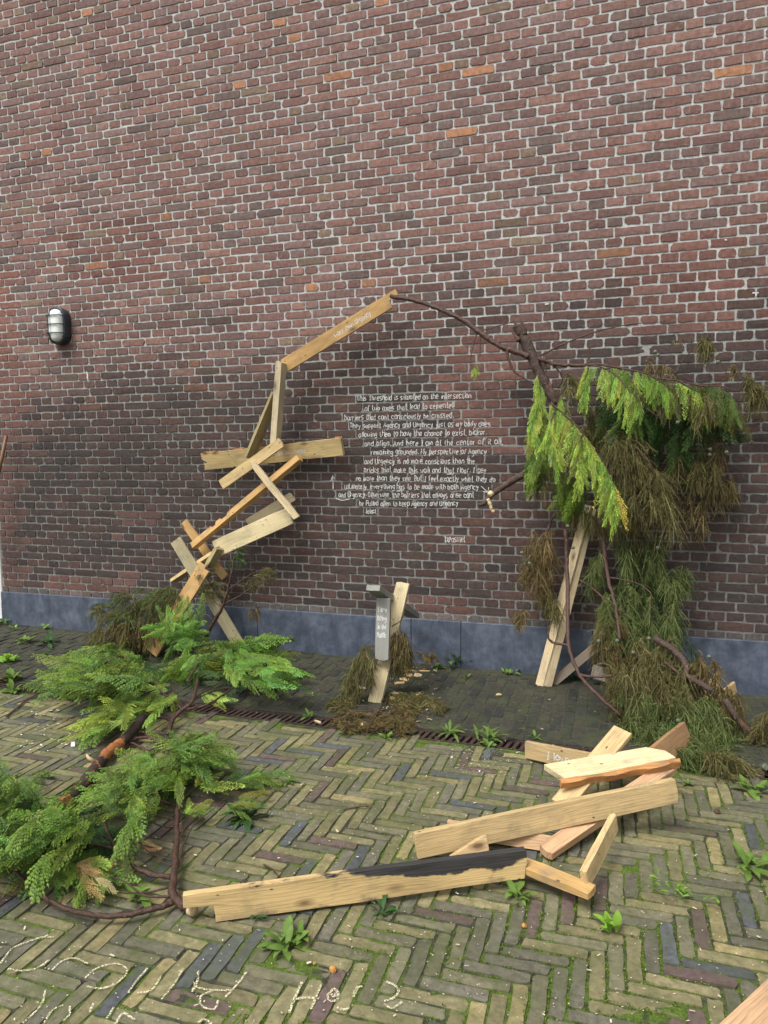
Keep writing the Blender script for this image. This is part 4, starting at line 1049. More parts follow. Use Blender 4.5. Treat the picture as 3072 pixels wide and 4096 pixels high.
for pts, z, r0, r1 in (([(860, 812), (880, 740), (925, 690), (985, 640), (1010, 520)], (.03, .14), .014, .009), ([(935, 690), (880, 640), (830, 600), (790, 560)], (.06, .14), .007, .003), ([(940, 690), (1060, 660), (1170, 590), (1250, 530), (1340, 475)], (.06, .12), .008, .003),
        ([(885, 748), (800, 720), (700, 680), (570, 655)], (.06, .05), .006, .002), ([(860, 812), (700, 800), (600, 790), (480, 810)], (.04, .03), .005, .002), ([(745, 545), (720, 548), (650, 530), (590, 525)], (.14, .1), .008, .004),
        ([(955, 545), (1000, 470), (1050, 390), (1150, 335)], (.16, .22), .008, .003), ([(940, 690), (900, 610), (880, 570)], (.06, .1), .005, .002), ([(960, 650), (1100, 560), (1220, 480)], (.08, .14), .005, .002), ([(985, 640), (1130, 580), (1290, 575), (1400, 530)], (.06, .05), .004, .002),
        ([(640, 850), (720, 830), (810, 838)], (.03, .03), .010, .007), ([(770, 912), (700, 870), (640, 850)], (.02, .03), .008, .006)):
    stem(back, GZ(c3, pts, z), r0, r1, 'red_bark', sides=7)
lying(back, c3, [(310, 530), (420, 420), (500, 340), (600, 340), (780, 480), (760, 560), (540, 590), (360, 610)], 135, (.03, .30), MID, .23, [(-1, .1), (-1, -.25), (-.8, .5), (-.3, -.6)])
lying(back, c3, [(350, 420), (560, 340), (740, 440), (700, 540), (480, 560)], 70, (.02, .16), SHADE_GREEN, .18, [(-1, .1), (1, .1), (0, -1)])  # darkened under-layer: shade of the spray cores painted in
mass(back, c3, [(790, 300), (850, 260), (930, 210), (1010, 260), (990, 330), (880, 390)], 46, (-.66, -.50), ((.05, .125, .02), (.20, .36, .05)), .16, [(.2, -.6), (-.6, -.2), (.7, -.2), (-.3, .4)])
mass(back, c3, [(900, 420), (1000, 350), (1230, 300), (1300, 380), (1250, 480), (1000, 500)], 84, (-.80, -.52), MID, .21, [(1, -.1), (1, .4), (-.4, .5), (.3, .8)])
lying(back, c3, [(1120, 380), (1290, 340), (1400, 420), (1480, 500), (1400, 550), (1250, 550), (1150, 480)], 84, (.04, .30), ((.05, .12, .02), (.17, .32, .045)), .19, [(1, .2), (1, -.2), (.6, .6)])
lying(back, c3, [(850, 400), (1250, 380), (1400, 540), (1050, 560)], 70, (.01, .14), SHADE_GREEN, .18, [(1, .1), (-1, .1), (0, .6)])  # right-hand under-layer, core shade again put into the colour
lying(back, c3, [(450, 830), (500, 710), (580, 670), (740, 590), (900, 550), (960, 620), (800, 700), (650, 750), (540, 800)], 74, (.03, .14), ((.09, .18, .028), (.25, .37, .055)), .17, [(-1, .45), (-1, .1), (-.5, .6)])
mass(back, c3, [(790, 500), (850, 430), (960, 400), (1080, 400), (1000, 470), (880, 530)], 34, (-.95, -.80), ((.07, .15, .024), (.22, .36, .05)), .16, [(-.7, .6), (-.3, .8), (.6, .5)])
lying(back, c3, [(1000, 600), (1150, 590), (1120, 640), (1030, 640)], 10, (.04, .1), GREEN, .12, [(1, .1), (1, .5)])

brush = empty('dead_brush', W(500, 2500, -.3), 'brown and olive dead cypress brush behind the green sprays against the stone base', 'branch')
mass(brush, c3, [(450, 250), (520, 140), (640, 150), (800, 60), (880, 40), (940, 80), (830, 250), (780, 330), (560, 340)], 80, (-.52, -.16), OLIVE, .15, [(-.7, .3), (-.9, -.1), (.2, .8), (-.3, .8)], 'needle', droop=.55)
mass(brush, c3, [(500, 150), (700, 70), (880, 40), (900, 120), (700, 190), (520, 220)], 44, (-.48, -.2), GRN_N, .16, [(-.8, -.1), (-.6, .4), (.6, .3)], 'needle', droop=.5)
mass(brush, c3, [(540, 240), (780, 200), (780, 330), (600, 340)], 40, (-.55, -.2), BROWN, .15, [(-.5, .6), (.3, .8)], 'needle')
for pts, r0, r1 in (([(650, 1165), (720, 1040), (800, 900), (850, 760), (890, 580), (905, 470)], .016, .005), ([(850, 750), (960, 670), (1080, 600), (1200, 572)], .005, .002), ([(830, 860), (960, 790), (1100, 690), (1240, 645)], .006, .002), ([(800, 880), (700, 830), (590, 790)], .004, .002), ([(730, 1000), (690, 960), (620, 930), (550, 940)], .006, .003), ([(850, 840), (800, 780)], .004, .002), ([(230, 1000), (290, 920), (330, 850)], .008, .004)):
    stem(brush, [W(*c2(a, b), -.42) for a, b in pts], r0, r1, 'red_bark', sides=7)
mass(brush, c2, [(920, 700), (1100, 580), (1200, 580), (1200, 680), (1060, 720)], 16, (-.42, -.30), OLIVE, .10, [(1, -.3), (1, .2), (.3, .8)], 'needle', strands=26, droop=.4)
mass(brush, c2, [(880, 400), (960, 420), (980, 500), (900, 520)], 8, (-.38, -.25), SHADE_GREEN, .09, [(.6, -.4), (-.5, .2), (.8, .3)], 'needle', strands=22, droop=.3)
mass(brush, c2, [(500, 600), (760, 620), (780, 760), (600, 800)], 20, (-.36, -.2), OLIVE, .12, [(.8, .3), (-.6, .3), (.3, -.6)], 'needle', strands=28, droop=.5)
mass(brush, c2, [(980, 820), (1100, 850), (1090, 950), (1030, 920)], 6, (-.36, -.25), BROWN, .08, [(.4, .8)], 'needle', strands=18)

front = empty('cypress_branch', G(745, 3640), 'nearest cypress branch with sawn end by the charred plank, ribs spread left', 'branch', 'cypress branches lying at left')
MAIN = [(975, 940), (915, 905), (885, 860), (890, 750), (900, 600), (905, 480), (908, 400), (935, 280), (952, 170)]
stem(front, GZ(cF, MAIN, (.026, .07)), .0165, .006, 'red_bark', sides=10, rough=.06)
p = G(*cF(972, 937), .029); q = G(*cF(992, 946), .029)
mesh_obj('cut_face', tube_mesh('cut_face', [p, q], [.0200, .0185], 12), MT['cutwood'], front)
for pts, z, r0, r1 in (([(885, 905), (800, 935), (640, 970), (480, 970), (330, 935), (210, 870), (100, 770), (0, 650), (-60, 560)], (.025, .05), .0105, .005), ([(880, 780), (760, 760), (640, 690), (570, 590), (525, 490), (500, 430)], (.03, .09), .0095, .004),
        ([(575, 632), (500, 612), (420, 605)], (.06, .07), .005, .003), ([(885, 440), (830, 430), (770, 420)], (.05, .05), .003, .0015), ([(885, 480), (840, 470), (800, 458)], (.05, .05), .003, .0015), ([(885, 522), (820, 515), (770, 490)], (.045, .05), .004, .002),
        ([(887, 598), (810, 580), (740, 570), (600, 530)], (.04, .05), .0035, .0015), ([(885, 660), (790, 630), (650, 590)], (.04, .05), .004, .0015), ([(887, 690), (780, 660), (700, 600)], (.04, .06), .003, .0015), ([(884, 718), (830, 700), (800, 660)], (.04, .05), .003, .0015),
        ([(870, 880), (740, 870), (640, 800), (560, 775)], (.03, .06), .004, .002), ([(872, 828), (740, 855), (580, 850)], (.03, .04), .004, .002), ([(905, 740), (940, 600), (1000, 500), (1100, 420), (1210, 320)], (.04, .08), .0035, .0015), ([(902, 600), (1000, 430), (1110, 300)], (.05, .1), .003, .0015), ([(880, 405), (810, 380), (760, 330)], (.05, .1), .006, .003),
        ([(180, 850), (250, 900), (200, 820), (190, 730)], (.04, .06), .002, .001), ([(310, 910), (325, 860), (335, 790)], (.03, .05), .002, .0012), ([(250, 900), (100, 820), (0, 770)], (.03, .03), .0025, .0015)):
    stem(front, GZ(cF, pts, z), r0, r1, 'red_bark', sides=6, rough=.05)
lying(front, cF, [(560, 400), (620, 240), (690, 170), (900, 110), (960, 160), (880, 330), (760, 410), (640, 480), (560, 470)], 105, (.02, .20), ((.024, .062, .010), (.165, .28, .036)), .17, [(-1, .2), (-.8, -.4), (-.4, .7), (.5, -.5)])
lying(front, cF, [(620, 300), (900, 200), (1100, 140), (1000, 200), (860, 320), (700, 420)], 50, (.01, .08), SHADE_GREEN, .15, [(-1, .2), (1, -.2), (0, .6)])  # sprays coloured dark to paint the shade inside the mound
lying(front, cF, [(860, 120), (960, 80), (1080, 60), (1100, 130), (1000, 190), (920, 200)], 60, (.05, .26), ((.024, .064, .011), (.17, .29, .038)), .16, [(.6, -.5), (1, .1), (-.3, -.7), (.6, .5)])
lying(front, cF, [(0, 250), (100, 250), (170, 330), (260, 420), (460, 470), (500, 540), (400, 600), (220, 670), (80, 680), (-80, 640), (-120, 300)], 200, (.03, .26), ((.022, .060, .010), (.165, .285, .038)), .18, [(-1, -.1), (-.8, -.5), (-.5, .6), (.2, -.6), (-1, .3)])
lying(front, cF, [(0, 400), (420, 480), (480, 590), (200, 660), (-60, 620)], 90, (.01, .10), SHADE_GREEN, .17, [(-1, 0), (1, .2), (0, -1)])  # low dark sprays painting the shaded core of the left mass
lying(front, cF, [(100, 620), (300, 640), (520, 620), (560, 780), (420, 760), (240, 760)], 34, (.02, .08), ((.06, .14, .022), (.20, .33, .05)), .13, [(-.7, .5), (.6, .6), (-.2, .8)])
lying(front, cF, [(300, 690), (400, 690), (500, 770), (540, 790), (400, 770)], 16, (.04, .09), TAN, .10, [(.8, .5), (.9, .2)])
lying(front, cF, [(660, 500), (700, 480), (690, 520)], 4, (.05, .08), TAN, .15, [(.4, -.8), (.1, -.8)]); lying(front, cF, [(550, 745), (560, 745), (556, 760)], 2, (.05, .06), TAN, .06, [(.3, -.8)])
lying(front, cF, [(720, 580), (750, 580), (750, 640), (720, 645)], 5, (.03, .05), TAN, .06, [(1, -.1), (.6, .3)])
lying(front, cF, [(970, 330), (1010, 310), (1060, 280), (1040, 330)], 10, (.06, .1), GREEN, .14, [(.7, -.6), (1, -.2)]); lying(front, cF, [(920, 450), (960, 440), (980, 470)], 7, (.05, .08), GREEN, .12, [(.7, -.7), (.5, -.3)])
lying(front, cF, [(1110, 480), (1150, 450), (1230, 350), (1180, 420)], 9, (.05, .08), ((.07, .12, .02), (.18, .25, .04)), .10, [(.8, -.4), (.6, -.1)])
lying(front, cF, [(1120, 300), (1250, 270), (1370, 230), (1330, 260), (1180, 310)], 18, (.03, .07), MID, .11, [(1, -.3), (1, .2), (.8, -.7)])

log1 = empty('log', G(*cF(420, 320)), 'thick orange and black peeling log lying among the green branches at left', 'log')
stem(log1, GZ(cF, [(290, 455), (360, 375), (430, 300), (490, 220), (545, 150), (600, 105), (660, 50), (735, -40)], (.034, .05)), .033, .026, 'log', name='trunk', sides=12, rough=.09)
p = G(*cF(476, 185), .075)
mesh_obj('snag', tube_mesh('snag', [p, p+Vector((-.02, -.01, .02)), p+Vector((-.03, -.01, .035))], [.012, .008, .003], 6), MT['cutwood'], log1)
log2 = empty('log_offcut', G(*cF(848, 300)), 'short round log end with pale cut face in the green mound', 'log')
p, q = G(*cF(842, 284), .075), G(*cF(885, 268), .06)+Vector((.02, .06, 0))
mesh_obj('bark', tube_mesh('bark', [p, p.lerp(q, .5), q], .0245, 14), MT['bark'], log2)
mesh_obj('cut_face', tube_mesh('cut_face', [p+(p-q).normalized()*.0015, p-(p-q).normalized()*.002], .0215, 14), MT['grey'], log2)
bpy.data.objects['cut_face.002' if 'cut_face.002' in bpy.data.objects else 'cut_face'].color = (.40, .35, .30, 1)
# SMALL-THINGS

# ------------------------------------------------------------------ twig heap at the foot of the post
pile = empty('twig_heap', G(1560, 2850), 'heap of dead brown twigs and needles round the foot of the plank post', 'twigs')
mass(pile, c5, [(350, 780), (470, 580), (545, 540), (550, 800), (430, 920), (340, 890)], 39, (-.92, -.74), OLIVE, .10, [(-.3, .9), (-.1, 1)], 'needle', strands=30)
mass(pile, c5, [(670, 500), (760, 470), (810, 600), (760, 720), (690, 740)], 39, (-.78, -.62), BROWN, .11, [(.2, 1), (0, 1)], 'needle', strands=32)
mass(pile, c5, [(670, 520), (790, 540), (800, 640), (720, 640)], 15, (-.76, -.62), OLIVE, .12, [(.3, .8), (0, 1)], 'needle', strands=30)
mass(pile, c5, [(830, 650), (980, 655), (960, 680), (840, 680)], 10, (-.62, -.5), BROWN, .06, [(.6, .6), (.2, .9)], 'needle', strands=18)
lying(pile, c5, [(230, 1000), (420, 980), (440, 1060), (330, 1090)], 18, (.01, .04), OLIVE, .11, [(-1, .2), (-.5, .6)], kind='needle')
lying(pile, c5, [(640, 960), (860, 960), (1010, 1030), (960, 1060), (720, 1050)], 36, (.01, .05), OLIVE, .12, [(1, .3), (.8, .6)], kind='needle')
lying(pile, c5, [(680, 1060), (810, 1080), (840, 1200), (700, 1210)], 36, (.01, .05), BROWN, .11, [(.2, 1), (-.2, 1)], kind='needle')
lying(pile, c5, [(180, 1150), (420, 1100), (680, 1120), (700, 1240), (400, 1220)], 33, (.005, .03), BROWN, .10, [(-1, .2), (1, .3), (.4, .8)], kind='needle')
for pts, z, r0, r1 in (([(170, 1185), (300, 1120), (450, 1095), (640, 1085), (720, 1060)], .03, .005, .004), ([(480, 1270), (540, 1165), (585, 1085), (640, 1010), (590, 940)], .03, .006, .004), ([(200, 1210), (420, 1170), (640, 1150)], .015, .003, .002),
        ([(410, 1055), (520, 1060), (560, 1100)], .03, .004, .003), ([(560, 1100), (600, 1130), (740, 1090)], .02, .003, .002), ([(300, 1230), (500, 1215), (700, 1245), (860, 1250)], .012, .003, .002), ([(770, 1090), (800, 1160), (790, 1220)], .02, .003, .002)):
    stem(pile, GZ(c5, pts, z), r0, r1, 'red_bark', name='twig', sides=5, rough=.05)
for pts, r0, r1 in (([(250, 735), (300, 780), (360, 790), (470, 830), (560, 880)], .005, .003), ([(556, 620), (455, 628), (432, 740)], .003, .002), ([(720, 640), (830, 660), (1010, 650)], .003, .0015), ([(760, 560), (850, 545), (930, 530)], .002, .001), ([(850, 545), (880, 590)], .0015, .001), ([(680, 470), (740, 430), (770, 370)], .004, .002), ([(690, 520), (745, 560), (740, 470)], .003, .002), ([(400, 478), (540, 490)], .0015, .001)):
    stem(pile, [W(*c5(a, b), -.72) for a, b in pts], r0, r1, 'red_bark', name='twig', sides=5, rough=.05)

# sawn offcuts around the post
OFF = [(868, 828, .055, .035, 'square pale offcut on top of the little pile right of the post'), (796, 826, .05, .03, 'greyish offcut leaning beside the square pale offcut'), (765, 858, .07, .025, 'reddish offcut strip below the offcut pile'),
       (917, 797, .065, .012, 'thin white wood strip lying by the wall side of the offcuts'), (822, 795, .08, .008, 'narrow splinter behind the offcut pile'), (870, 976, .032, .022, 'small orange block on the needles right of the post'),
       (700, 962, .04, .025, 'pale block on needles just right of the post foot'), (690, 1000, .05, .03, 'pale offcut half buried in needles at the post foot'), (445, 922, .06, .02, 'offcut strip left of the post foot'),
       (385, 1000, .035, .014, 'orange chip standing left of the post foot'), (475, 1190, .035, .02, 'small offcut near the drain below the post'), (735, 885, .06, .02, 'brown offcut strip between post and square offcut'), (1465, 970, .03, .012, 'lone pale chip on the dark paving right of the post'), (130, 1170, .05, .012, 'pale chip by the drain left of the post')]
for a, b, l, w, lb in OFF:
    p = G(*c5(a, b), .012+zground(2.4, -.6)); an = R.uniform(-.6, .6)
    d = Vector((math.cos(an), math.sin(an), R.uniform(-.1, .15)))
    plank(p-d*l/2, p+d*l/2, w, .010, (R.uniform(-.2, .2), -.45, 1), R.choice([PAL, PAL, YEL, ORA]), name='wood_offcut', label=lb, cat='offcut', group='sawn offcuts round the post')

# ------------------------------------------------------------------ weeds
def leaf_mesh(name, width, seg=6, teeth=0.0, bend=.5, c0=(.055, .105, .020), c1=(.14, .225, .045), rng=R):
    V, F, C = [], [], []
    for i in range(seg+1):
        t = i/seg; w = width*math.sin(math.pi*min(1, .08+t*.92))**.8*(.55+.45*t if t < .6 else 1)*(1 if t < .98 else .15)
        w *= 1+teeth*(1 if i % 2 else -1)*.5
        z = .30*t-bend*t*t
        for s in (-1, 0, 1):
            V.append((t, s*w/2, z+(.10*w*abs(s))+rng.gauss(0, .006)))
            k = .25+.75*abs(s); C.append((*lerp(c1, c0, k), 1) if s == 0 else (*lerp(c0, c1, t*.6+.2), 1))
    for i in range(seg):
        for j in (0, 1): F.append((3*i+j, 3*i+j+1, 3*i+4+j, 3*i+3+j))
    me = bpy.data.meshes.new(name); me.from_pydata(V, [], F); set_col(me, C)
    for p in me.polygons: p.use_smooth = True
    me.materials.append(MT['weed']); return me
LV = {'long': [leaf_mesh('leaf', .20, 8, .5, b) for b in (.35, .55, .75)], 'broad': [leaf_mesh('leaf', .40, 6, .1, b, (.065, .125, .022), (.165, .27, .05)) for b in (.3, .5, .7)],
      'dark': [leaf_mesh('leaf', .30, 7, .3, b, (.022, .065, .018), (.05, .12, .03)) for b in (.4, .6, .8)], 'lime': [leaf_mesh('leaf', .5, 6, .1, b, (.12, .26, .03), (.26, .45, .05)) for b in (.3, .5)]}
gw = 'weeds growing in the paving'
def weed(px, py, size, n, kind, label, lift=(.15, .9), z=None):
    p = G(px, py, zground(G(px, py).x, G(px, py).y) if z is None else z); p.z = max(p.z, .0)
    e = empty('weed', p, label, 'plant', gw)
    for i in range(int(n*1.35)):
        a = 2*math.pi*(i*.382+R.uniform(-.04, .04)); el = R.uniform(*lift); s = size*.95*R.uniform(.5, 1.1)
        m_ = Matrix.Translation(p+Vector((R.gauss(0, .16*size), R.gauss(0, .16*size), .003))) @ Matrix.Rotation(a, 4, 'Z') @ Matrix.Rotation(-el, 4, 'Y') @ Matrix.Rotation(R.uniform(-.4, .4), 4, 'X') @ Matrix.Scale(s, 4)
        mesh_obj('leaf', R.choice(LV[kind]), None, e, m_)
for t in ((1822, 2655, .16, 20, 'long', 'tall rosette of long toothed leaves against the blue stone base', (.35, 1.2)), (1750, 2672, .07, 14, 'broad', 'low round-leaved weed left of the tall toothed rosette'),
          (2082, 2680, .11, 11, 'broad', 'leafy weed at the stone base left of the pale prop'), (2030, 2695, .06, 9, 'broad', 'small round-leaved weed beside the leafy weed left of the prop'), (1860, 2712, .05, 6, 'broad', 'tiny weed on dark paving below the tall toothed rosette'),
          (1790, 2938, .11, 13, 'long', 'jagged green weed growing out of the drain, nearest the twig heap'), (1955, 2965, .12, 14, 'long', 'jagged green weed growing out of the drain, farther right'), (1950, 2990, .06, 8, 'broad', 'small weed at the front edge of the drain under the jagged weed'),
          (980, 3275, .11, 18, 'dark', 'dark bushy weed right of the front cypress branch'), (1145, 3790, .085, 16, 'broad', 'larger of two touching weeds in the foreground paving'), (1205, 3762, .060, 12, 'broad', 'smaller of two touching weeds in the foreground paving'),
          (2430, 3728, .075, 9, 'lime', 'bright lime seedling alone in the right foreground paving', (.5, 1.2)), (2068, 3590, .075, 11, 'broad', 'weed in front of the flat orange plank'), (3010, 3480, .11, 12, 'broad', 'weed at the right edge beside a yellow paver'),
          (2745, 3140, .05, 9, 'broad', 'small weed by the right end of the long knotty plank'), (3015, 3165, .10, 10, 'broad', 'weed at the right edge near the drain'), (553, 3600, .085, 8, 'broad', 'weed under the curved rib of the front branch'),
          (105, 2566, .10, 10, 'broad', 'upper weed on the dark paving at far left, pale patch beside it'), (187, 2576, .12, 10, 'dark', 'dark drooping weed right of the pale patch at far left'), (30, 2645, .10, 14, 'lime', 'yellow green weed at the left edge on dark paving'),
          (172, 2624, .075, 10, 'dark', 'dark small weed left of the green sprays'), (42, 2728, .12, 10, 'broad', 'broad-leaved weed at the left edge above the drain'), (58, 2768, .10, 11, 'broad', 'broad-leaved weed growing in the drain at far left'),
          (54, 2516, .05, 7, 'lime', 'tiny pale weed at the left end of the stone base'), (184, 2510, .05, 6, 'lime', 'tiny yellow weed against the stone base at left'), (8, 2490, .11, 9, 'broad', 'weed at the foot of the white door frame'),
          (188, 3115, .055, 8, 'broad', 'small weed left of the peeling log'), (1152, 3135, .05, 8, 'broad', 'small weed right of the bright spray tips'), (1235, 2868, .055, 9, 'broad', 'weed by the drain left of the twig heap'), (1545, 2952, .05, 9, 'broad', 'small weed at the drain right below the twig heap'),
          (1380, 2930, .045, 8, 'broad', 'small weed at the drain left below the twig heap'), (1537, 3655, .07, 7, 'dark', 'dark weed under the middle of the charred plank'), (1030, 3668, .08, 7, 'dark', 'flat dark weed under the stepped end of the charred plank'),
          (3032, 2945, .06, 6, 'broad', 'small weed beside the log end at far right'), (2300, 2715, .12, 10, 'dark', 'dark weed behind the pale prop'), (2140, 2955, .05, 6, 'broad', 'tiny weed on dark paving behind the plank pile')):
    weed(*t)
# two wispy flowering weeds
def wisp(px, py, size, label, n=5, z=0.0, up=True):
    p = G(px, py, z); e = empty('wispy_weed', p, label, 'plant', 'wispy flowering weeds')
    for i in range(n):
        a = R.uniform(0, 6.28); d = Vector((math.cos(a)*.5, math.sin(a)*.5-.2, 1 if up else .25)).normalized()*size*R.uniform(.6, 1.1)
        c = [p, p+d*.5+Vector((0, 0, size*.06)), p+d]
        me = tube_mesh('stalk', curve(c, 3), .0014, 4); mesh_obj('stalk', me, MT['stalk'], e)
        for k in range(4):
            q = c[1].lerp(c[2], R.uniform(-.6, 1.0)) if k else c[2]
            m_ = Matrix.Translation(q) @ Matrix.Rotation(R.uniform(0, 6.28), 4, 'Z') @ Matrix.Rotation(R.uniform(-.8, .3), 4, 'Y') @ Matrix.Scale(size*R.uniform(.12, .24), 4)
            mesh_obj('leaf', R.choice(LV['lime' if k % 2 else 'broad']), None, e, m_)
MT['stalk'] = m_plain('green_stalk', (.10, .17, .05), .6)
wisp(2760, 3590, .13, 'wispy flowering weed sprawled over right foreground paving', 8, .005, False)
wisp(268, 2525, .16, 'wispy white-dotted weed standing at the stone base left of the brush', 6)
wisp(1135, 2580, .12, 'wispy brown weed at the stone base right of the green sprays', 5)

# ------------------------------------------------------------------ small litter
def ground_twig(pts, r, label, mt='bark', z=.008):
    me = tube_mesh('twig', curve([G(x, y, z) for x, y in pts], 5), r, 6, .1)
    mesh_obj('fallen_twig', me, MT[mt], label=label, cat='twig', group='single twigs on the paving')
ground_twig([(25, 2865), (70, 2830), (105, 2800), (158, 2783)], .006, 'thin bent twig on the paving at far left below the drain')
ground_twig([(0, 2716), (40, 2706), (78, 2696)], .017, 'short dark broken stick on dark paving at left edge', z=.02)
ground_twig([(1380, 3238), (1430, 3228), (1482, 3224)], .003, 'curved thin twig on the paving in the middle', 'red_bark')
ground_twig([(1055, 3458), (1090, 3478), (1118, 3508)], .003, 'small bent twig right of the front branch', 'red_bark')
ground_twig([(2290, 2615), (2350, 2670), (2400, 2700)], .005, 'thin twig beside the prop foot', z=.03)
def lump(px, py, r, mt, name, label, cat, group=None):
    bm = bmesh.new(); bmesh.ops.create_icosphere(bm, subdivisions=2, radius=r)
    for v in bm.verts: v.co *= 1+.35*mnoise.noise(v.co*(1.6/r)+Vector((px, py, 0)))
    me = bm_mesh(name, bm); mesh_obj(name, me, MT[mt], None, Matrix.Translation(G(px, py, r*.8)), label=label, cat=cat, group=group)
MT['fruit'] = m_plain('dry_fruit', (.45, .22, .06), .7, 0, .4, 120, .4)
lump(1332, 3877, .011, 'fruit', 'dried_blossom', 'orange brown dried blossom above the chalk letters', 'blossom'); lump(1258, 3853, .005, 'fruit', 'dried_blossom', 'tiny orange crumb left of the dried blossom', 'blossom')
lump(2097, 3702, .008, 'fruit', 'dried_blossom', 'pale orange dried flower below the flat orange plank', 'blossom'); lump(2868, 3246, .013, 'bark', 'open_cone', 'small brown open cone on the paving near right edge', 'cone')
lump(3060, 3068, .017, 'cone', 'green_cone', 'green cone on the ground by the drain at far right', 'cone'); lump(1950, 2720, .012, 'bark', 'open_cone', 'brown cone on dark paving between the weeds and the drain', 'cone')
QL = Quads()                          # pale chips and saw dust strewn about
def chips(Q, n, area, size, cols, rng, zoff=.004):
    for a, b in scatter(area, n, rng):
        p = G(a, b); z = zground(p.x, p.y)+zoff+rng.uniform(0, .003)
        an = rng.uniform(0, 3.14); l = size*rng.uniform(.4, 1.6)*(2.2 if rng.random() < .12 else 1); w = l*rng.uniform(.2, .6) if l > size else l*rng.uniform(.5, 1)
        c, s = math.cos(an), math.sin(an); t = rng.uniform(-.3, .3)
        q = [(p.x+u*l*c-v*w*s, p.y+u*l*s+v*w*c, z+t*u*l+.0008) for u, v in ((-.5, -.5), (.5, -.4), (.5, .5), (-.4, .5))]
        Q.add([q], [[rng.choice(cols)]*4])
ALL = [(0, 2560), (1000, 2650), (3072, 2830), (3072, 4096), (0, 4096)]
chips(QL, 1100, ALL, .0045, [(.62, .55, .36), (.55, .50, .38), (.66, .60, .45)], RF, .0055)
chips(QL, 420, [(700, 3150), (1500, 3000), (2300, 3050), (2300, 3300), (1200, 3500)], .0045, [(.62, .55, .36), (.60, .56, .42)], RF, .0055)
chips(QL, 260, [(1800, 2980), (2100, 3010), (2050, 3130), (1800, 3090)], .004, [(.66, .62, .45)], RF, .0055)
chips(QL, 120, [(1500, 2660), (1760, 2680), (1760, 2900), (1500, 2900)], .009, [(.62, .50, .30), (.66, .58, .42)], RF, .008)
chips(QL, 70, [(100, 2850), (420, 2830), (420, 3000), (60, 3020)], .012, [(.70, .70, .66)], RF, .0055)
mesh_obj('wood_chips', QL.mesh('wood_chips'), MT['dry'], kind='stuff', label='pale wood chips and saw dust strewn over the paving', cat='chips')
QN = Quads()                          # dead needles on the dark strip
for a, b in scatter([(1000, 2640), (1700, 2640), (3072, 2800), (3072, 3090), (2100, 2960), (1000, 2860)], 190, RF):
    p = G(a, b); p = G(a, b, zground(p.x, p.y)+.008); an = RF.uniform(0, 6.28)
    add_tassel(QN, p, (math.cos(an), math.sin(an), .05), RF.uniform(.02, .07), 7, (.075, .085, .03), (.12, .10, .045), .35, .02, .0012, False)
for a, b in scatter([(0, 2520), (700, 2560), (700, 2760), (0, 2760)], 60, RF):
    p = G(a, b); p = G(a, b, zground(p.x, p.y)+.008); an = RF.uniform(0, 6.28)
    add_tassel(QN, p, (math.cos(an), math.sin(an), .05), RF.uniform(.02, .06), 7, (.07, .10, .03), (.12, .12, .045), .35, .02, .0012, False)
mesh_obj('fallen_needles', QN.mesh('fallen_needles'), MT['dry'], kind='stuff', label='dead needles and twig crumbs scattered on the dark paving', cat='needles')
# moss cushions and seedlings swelling out of the joints
QM = Quads()
def tufts(n, area, size, thr):
    k = 0
    for a, b in scatter(area, n, RF):
        p = G(a, b)
        if nz(p.x, p.y, 2.3)+.5*nz(p.x, p.y, 9) < thr or p.y > YG0-.02: continue
        x = (p.x-ox)/PW; y = (p.y-oy)/PW          # keep to the joints between pavers
        fx, fy = x-math.floor(x), y-math.floor(y); e = .17
        h = ((int(math.floor(x))-int(math.floor(y))) % 8) < 4
        near = (fy < e or fy > 1-e) if h else (fx < e or fx > 1-e)
        if not near: continue
        p.z = -.003
        for j in range(RF.randint(5, 9)):
            a2 = RF.uniform(0, 6.28); d = np.array([math.cos(a2), math.sin(a2), RF.uniform(.5, 1.6)]); d /= np.linalg.norm(d)
            l = size*RF.uniform(.5, 1.2); o = np.array(p)+np.array([RF.gauss(0, .004), RF.gauss(0, .004), 0])
            q = quad_strip(o[None], (o+d*l)[None], np.full((1, 1), l*.28), np.array([[RF.gauss(0, 1), RF.gauss(0, 1), .3]]))
            c = lerp((.045, .095, .008), (.20, .30, .03), RF.random()); QM.add(q, [[c]*4])
tufts(9000, [(1500, 3300), (3072, 3100), (3072, 4096), (900, 4096), (1000, 3650)], .0065, -.08)
tufts(3000, [(0, 2850), (1500, 2980), (1500, 3400), (900, 4096), (0, 4096)], .0055, .12)
mesh_obj('moss', QM.mesh('moss'), MT['weed'], kind='stuff', label='bright green moss growing in the paving joints', cat='moss')

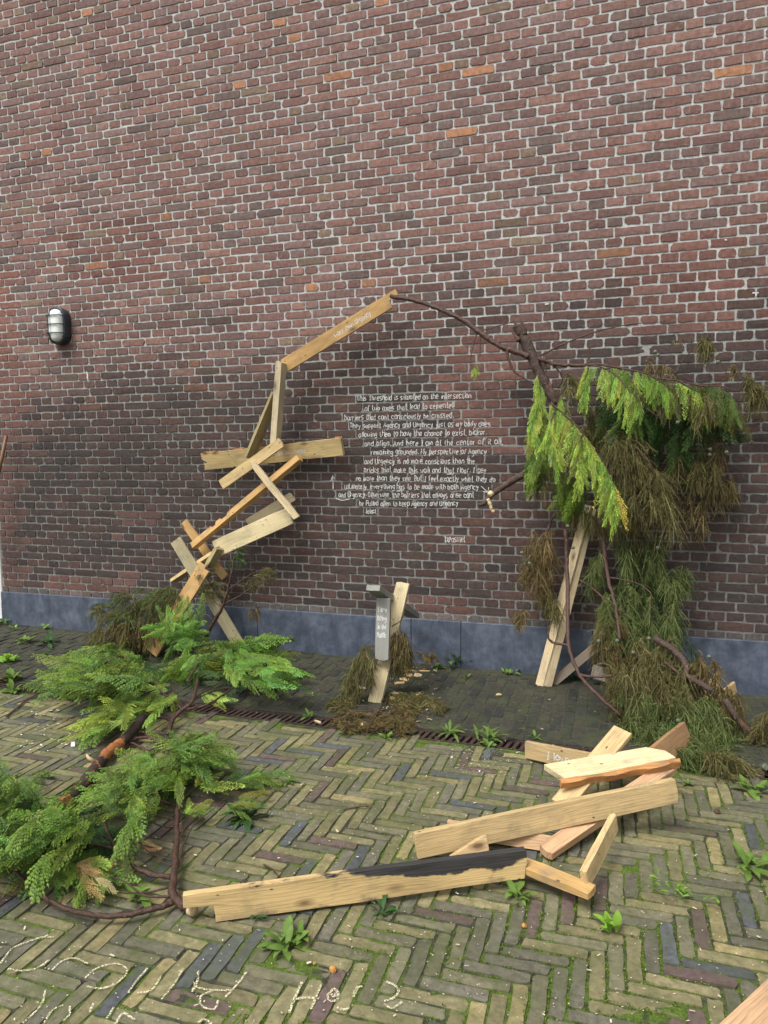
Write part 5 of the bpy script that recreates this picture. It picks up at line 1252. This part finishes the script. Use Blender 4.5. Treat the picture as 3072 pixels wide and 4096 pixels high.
# ------------------------------------------------------------------ chalk letters on the paving
cg = crop(0, 3500, 1.2396); ch = crop(768, 3500, 1.2396)
def floor_chalk(cv, strokes, wid):
    L = [[(p.x, p.y) for p in (G(*cv(a, b), .006) for a, b in s)] for s in strokes]
    L = [[(q.x, q.y) for q in curve([Vector((u, v, 0)) for u, v in l], 4)] if len(l) > 2 else l for l in L]
    mesh_obj('chalk_letter', ribbon_mesh('chalk_letter', L, wid, lambda u, v: (u, v, .0065)), MT['chalk2'], court)
for s in ([[(545, 530), (510, 610), (480, 685)], [(640, 545), (610, 620), (590, 665)], [(510, 615), (560, 608), (630, 612)]], [[(700, 565), (672, 600), (690, 625), (720, 615), (722, 580), (700, 562)], [(690, 590), (705, 605), (712, 585)]],
          [[(845, 552), (815, 560), (800, 605)], [(820, 560), (808, 590)]], [[(720, 655), (750, 668), (782, 655)]]): floor_chalk(ch, s, .0070)
for s in ([[(5, 530), (35, 560), (110, 570), (195, 570)], [(110, 570), (45, 600), (50, 650), (110, 665), (130, 620)]], [[(270, 480), (230, 535), (165, 605)]], [[(30, 475), (28, 520), (0, 580)]], [[(30, 730), (60, 715), (100, 740)]]): floor_chalk(ch, s, .0058)
cr = crop(1536, 3500, 1.2396)
floor_chalk(cr, [[(10, 530), (50, 545), (72, 575), (45, 610), (0, 625)], [(0, 640), (40, 660), (90, 628)]], .007)
for s in ([[(0, 440), (60, 365), (140, 330), (210, 308), (265, 308)]], [[(40, 465), (100, 475), (180, 462), (245, 420)]], [[(255, 472), (310, 425), (375, 412), (435, 440)]], [[(420, 512), (480, 462), (560, 440), (610, 450), (630, 480), (580, 535), (500, 562), (425, 552)]],
          [[(730, 462), (680, 520), (635, 585)]], [[(800, 500), (750, 570), (680, 585)]], [[(910, 460), (870, 530), (800, 618)]], [[(225, 570), (200, 650), (110, 735)]], [[(218, 735), (260, 670), (315, 645)]], [[(345, 650), (345, 690), (310, 725)]], [[(465, 635), (442, 680)]], [[(565, 655), (530, 710)]], [[(572, 738), (610, 685), (670, 720)]]): floor_chalk(cg, s, .0060)
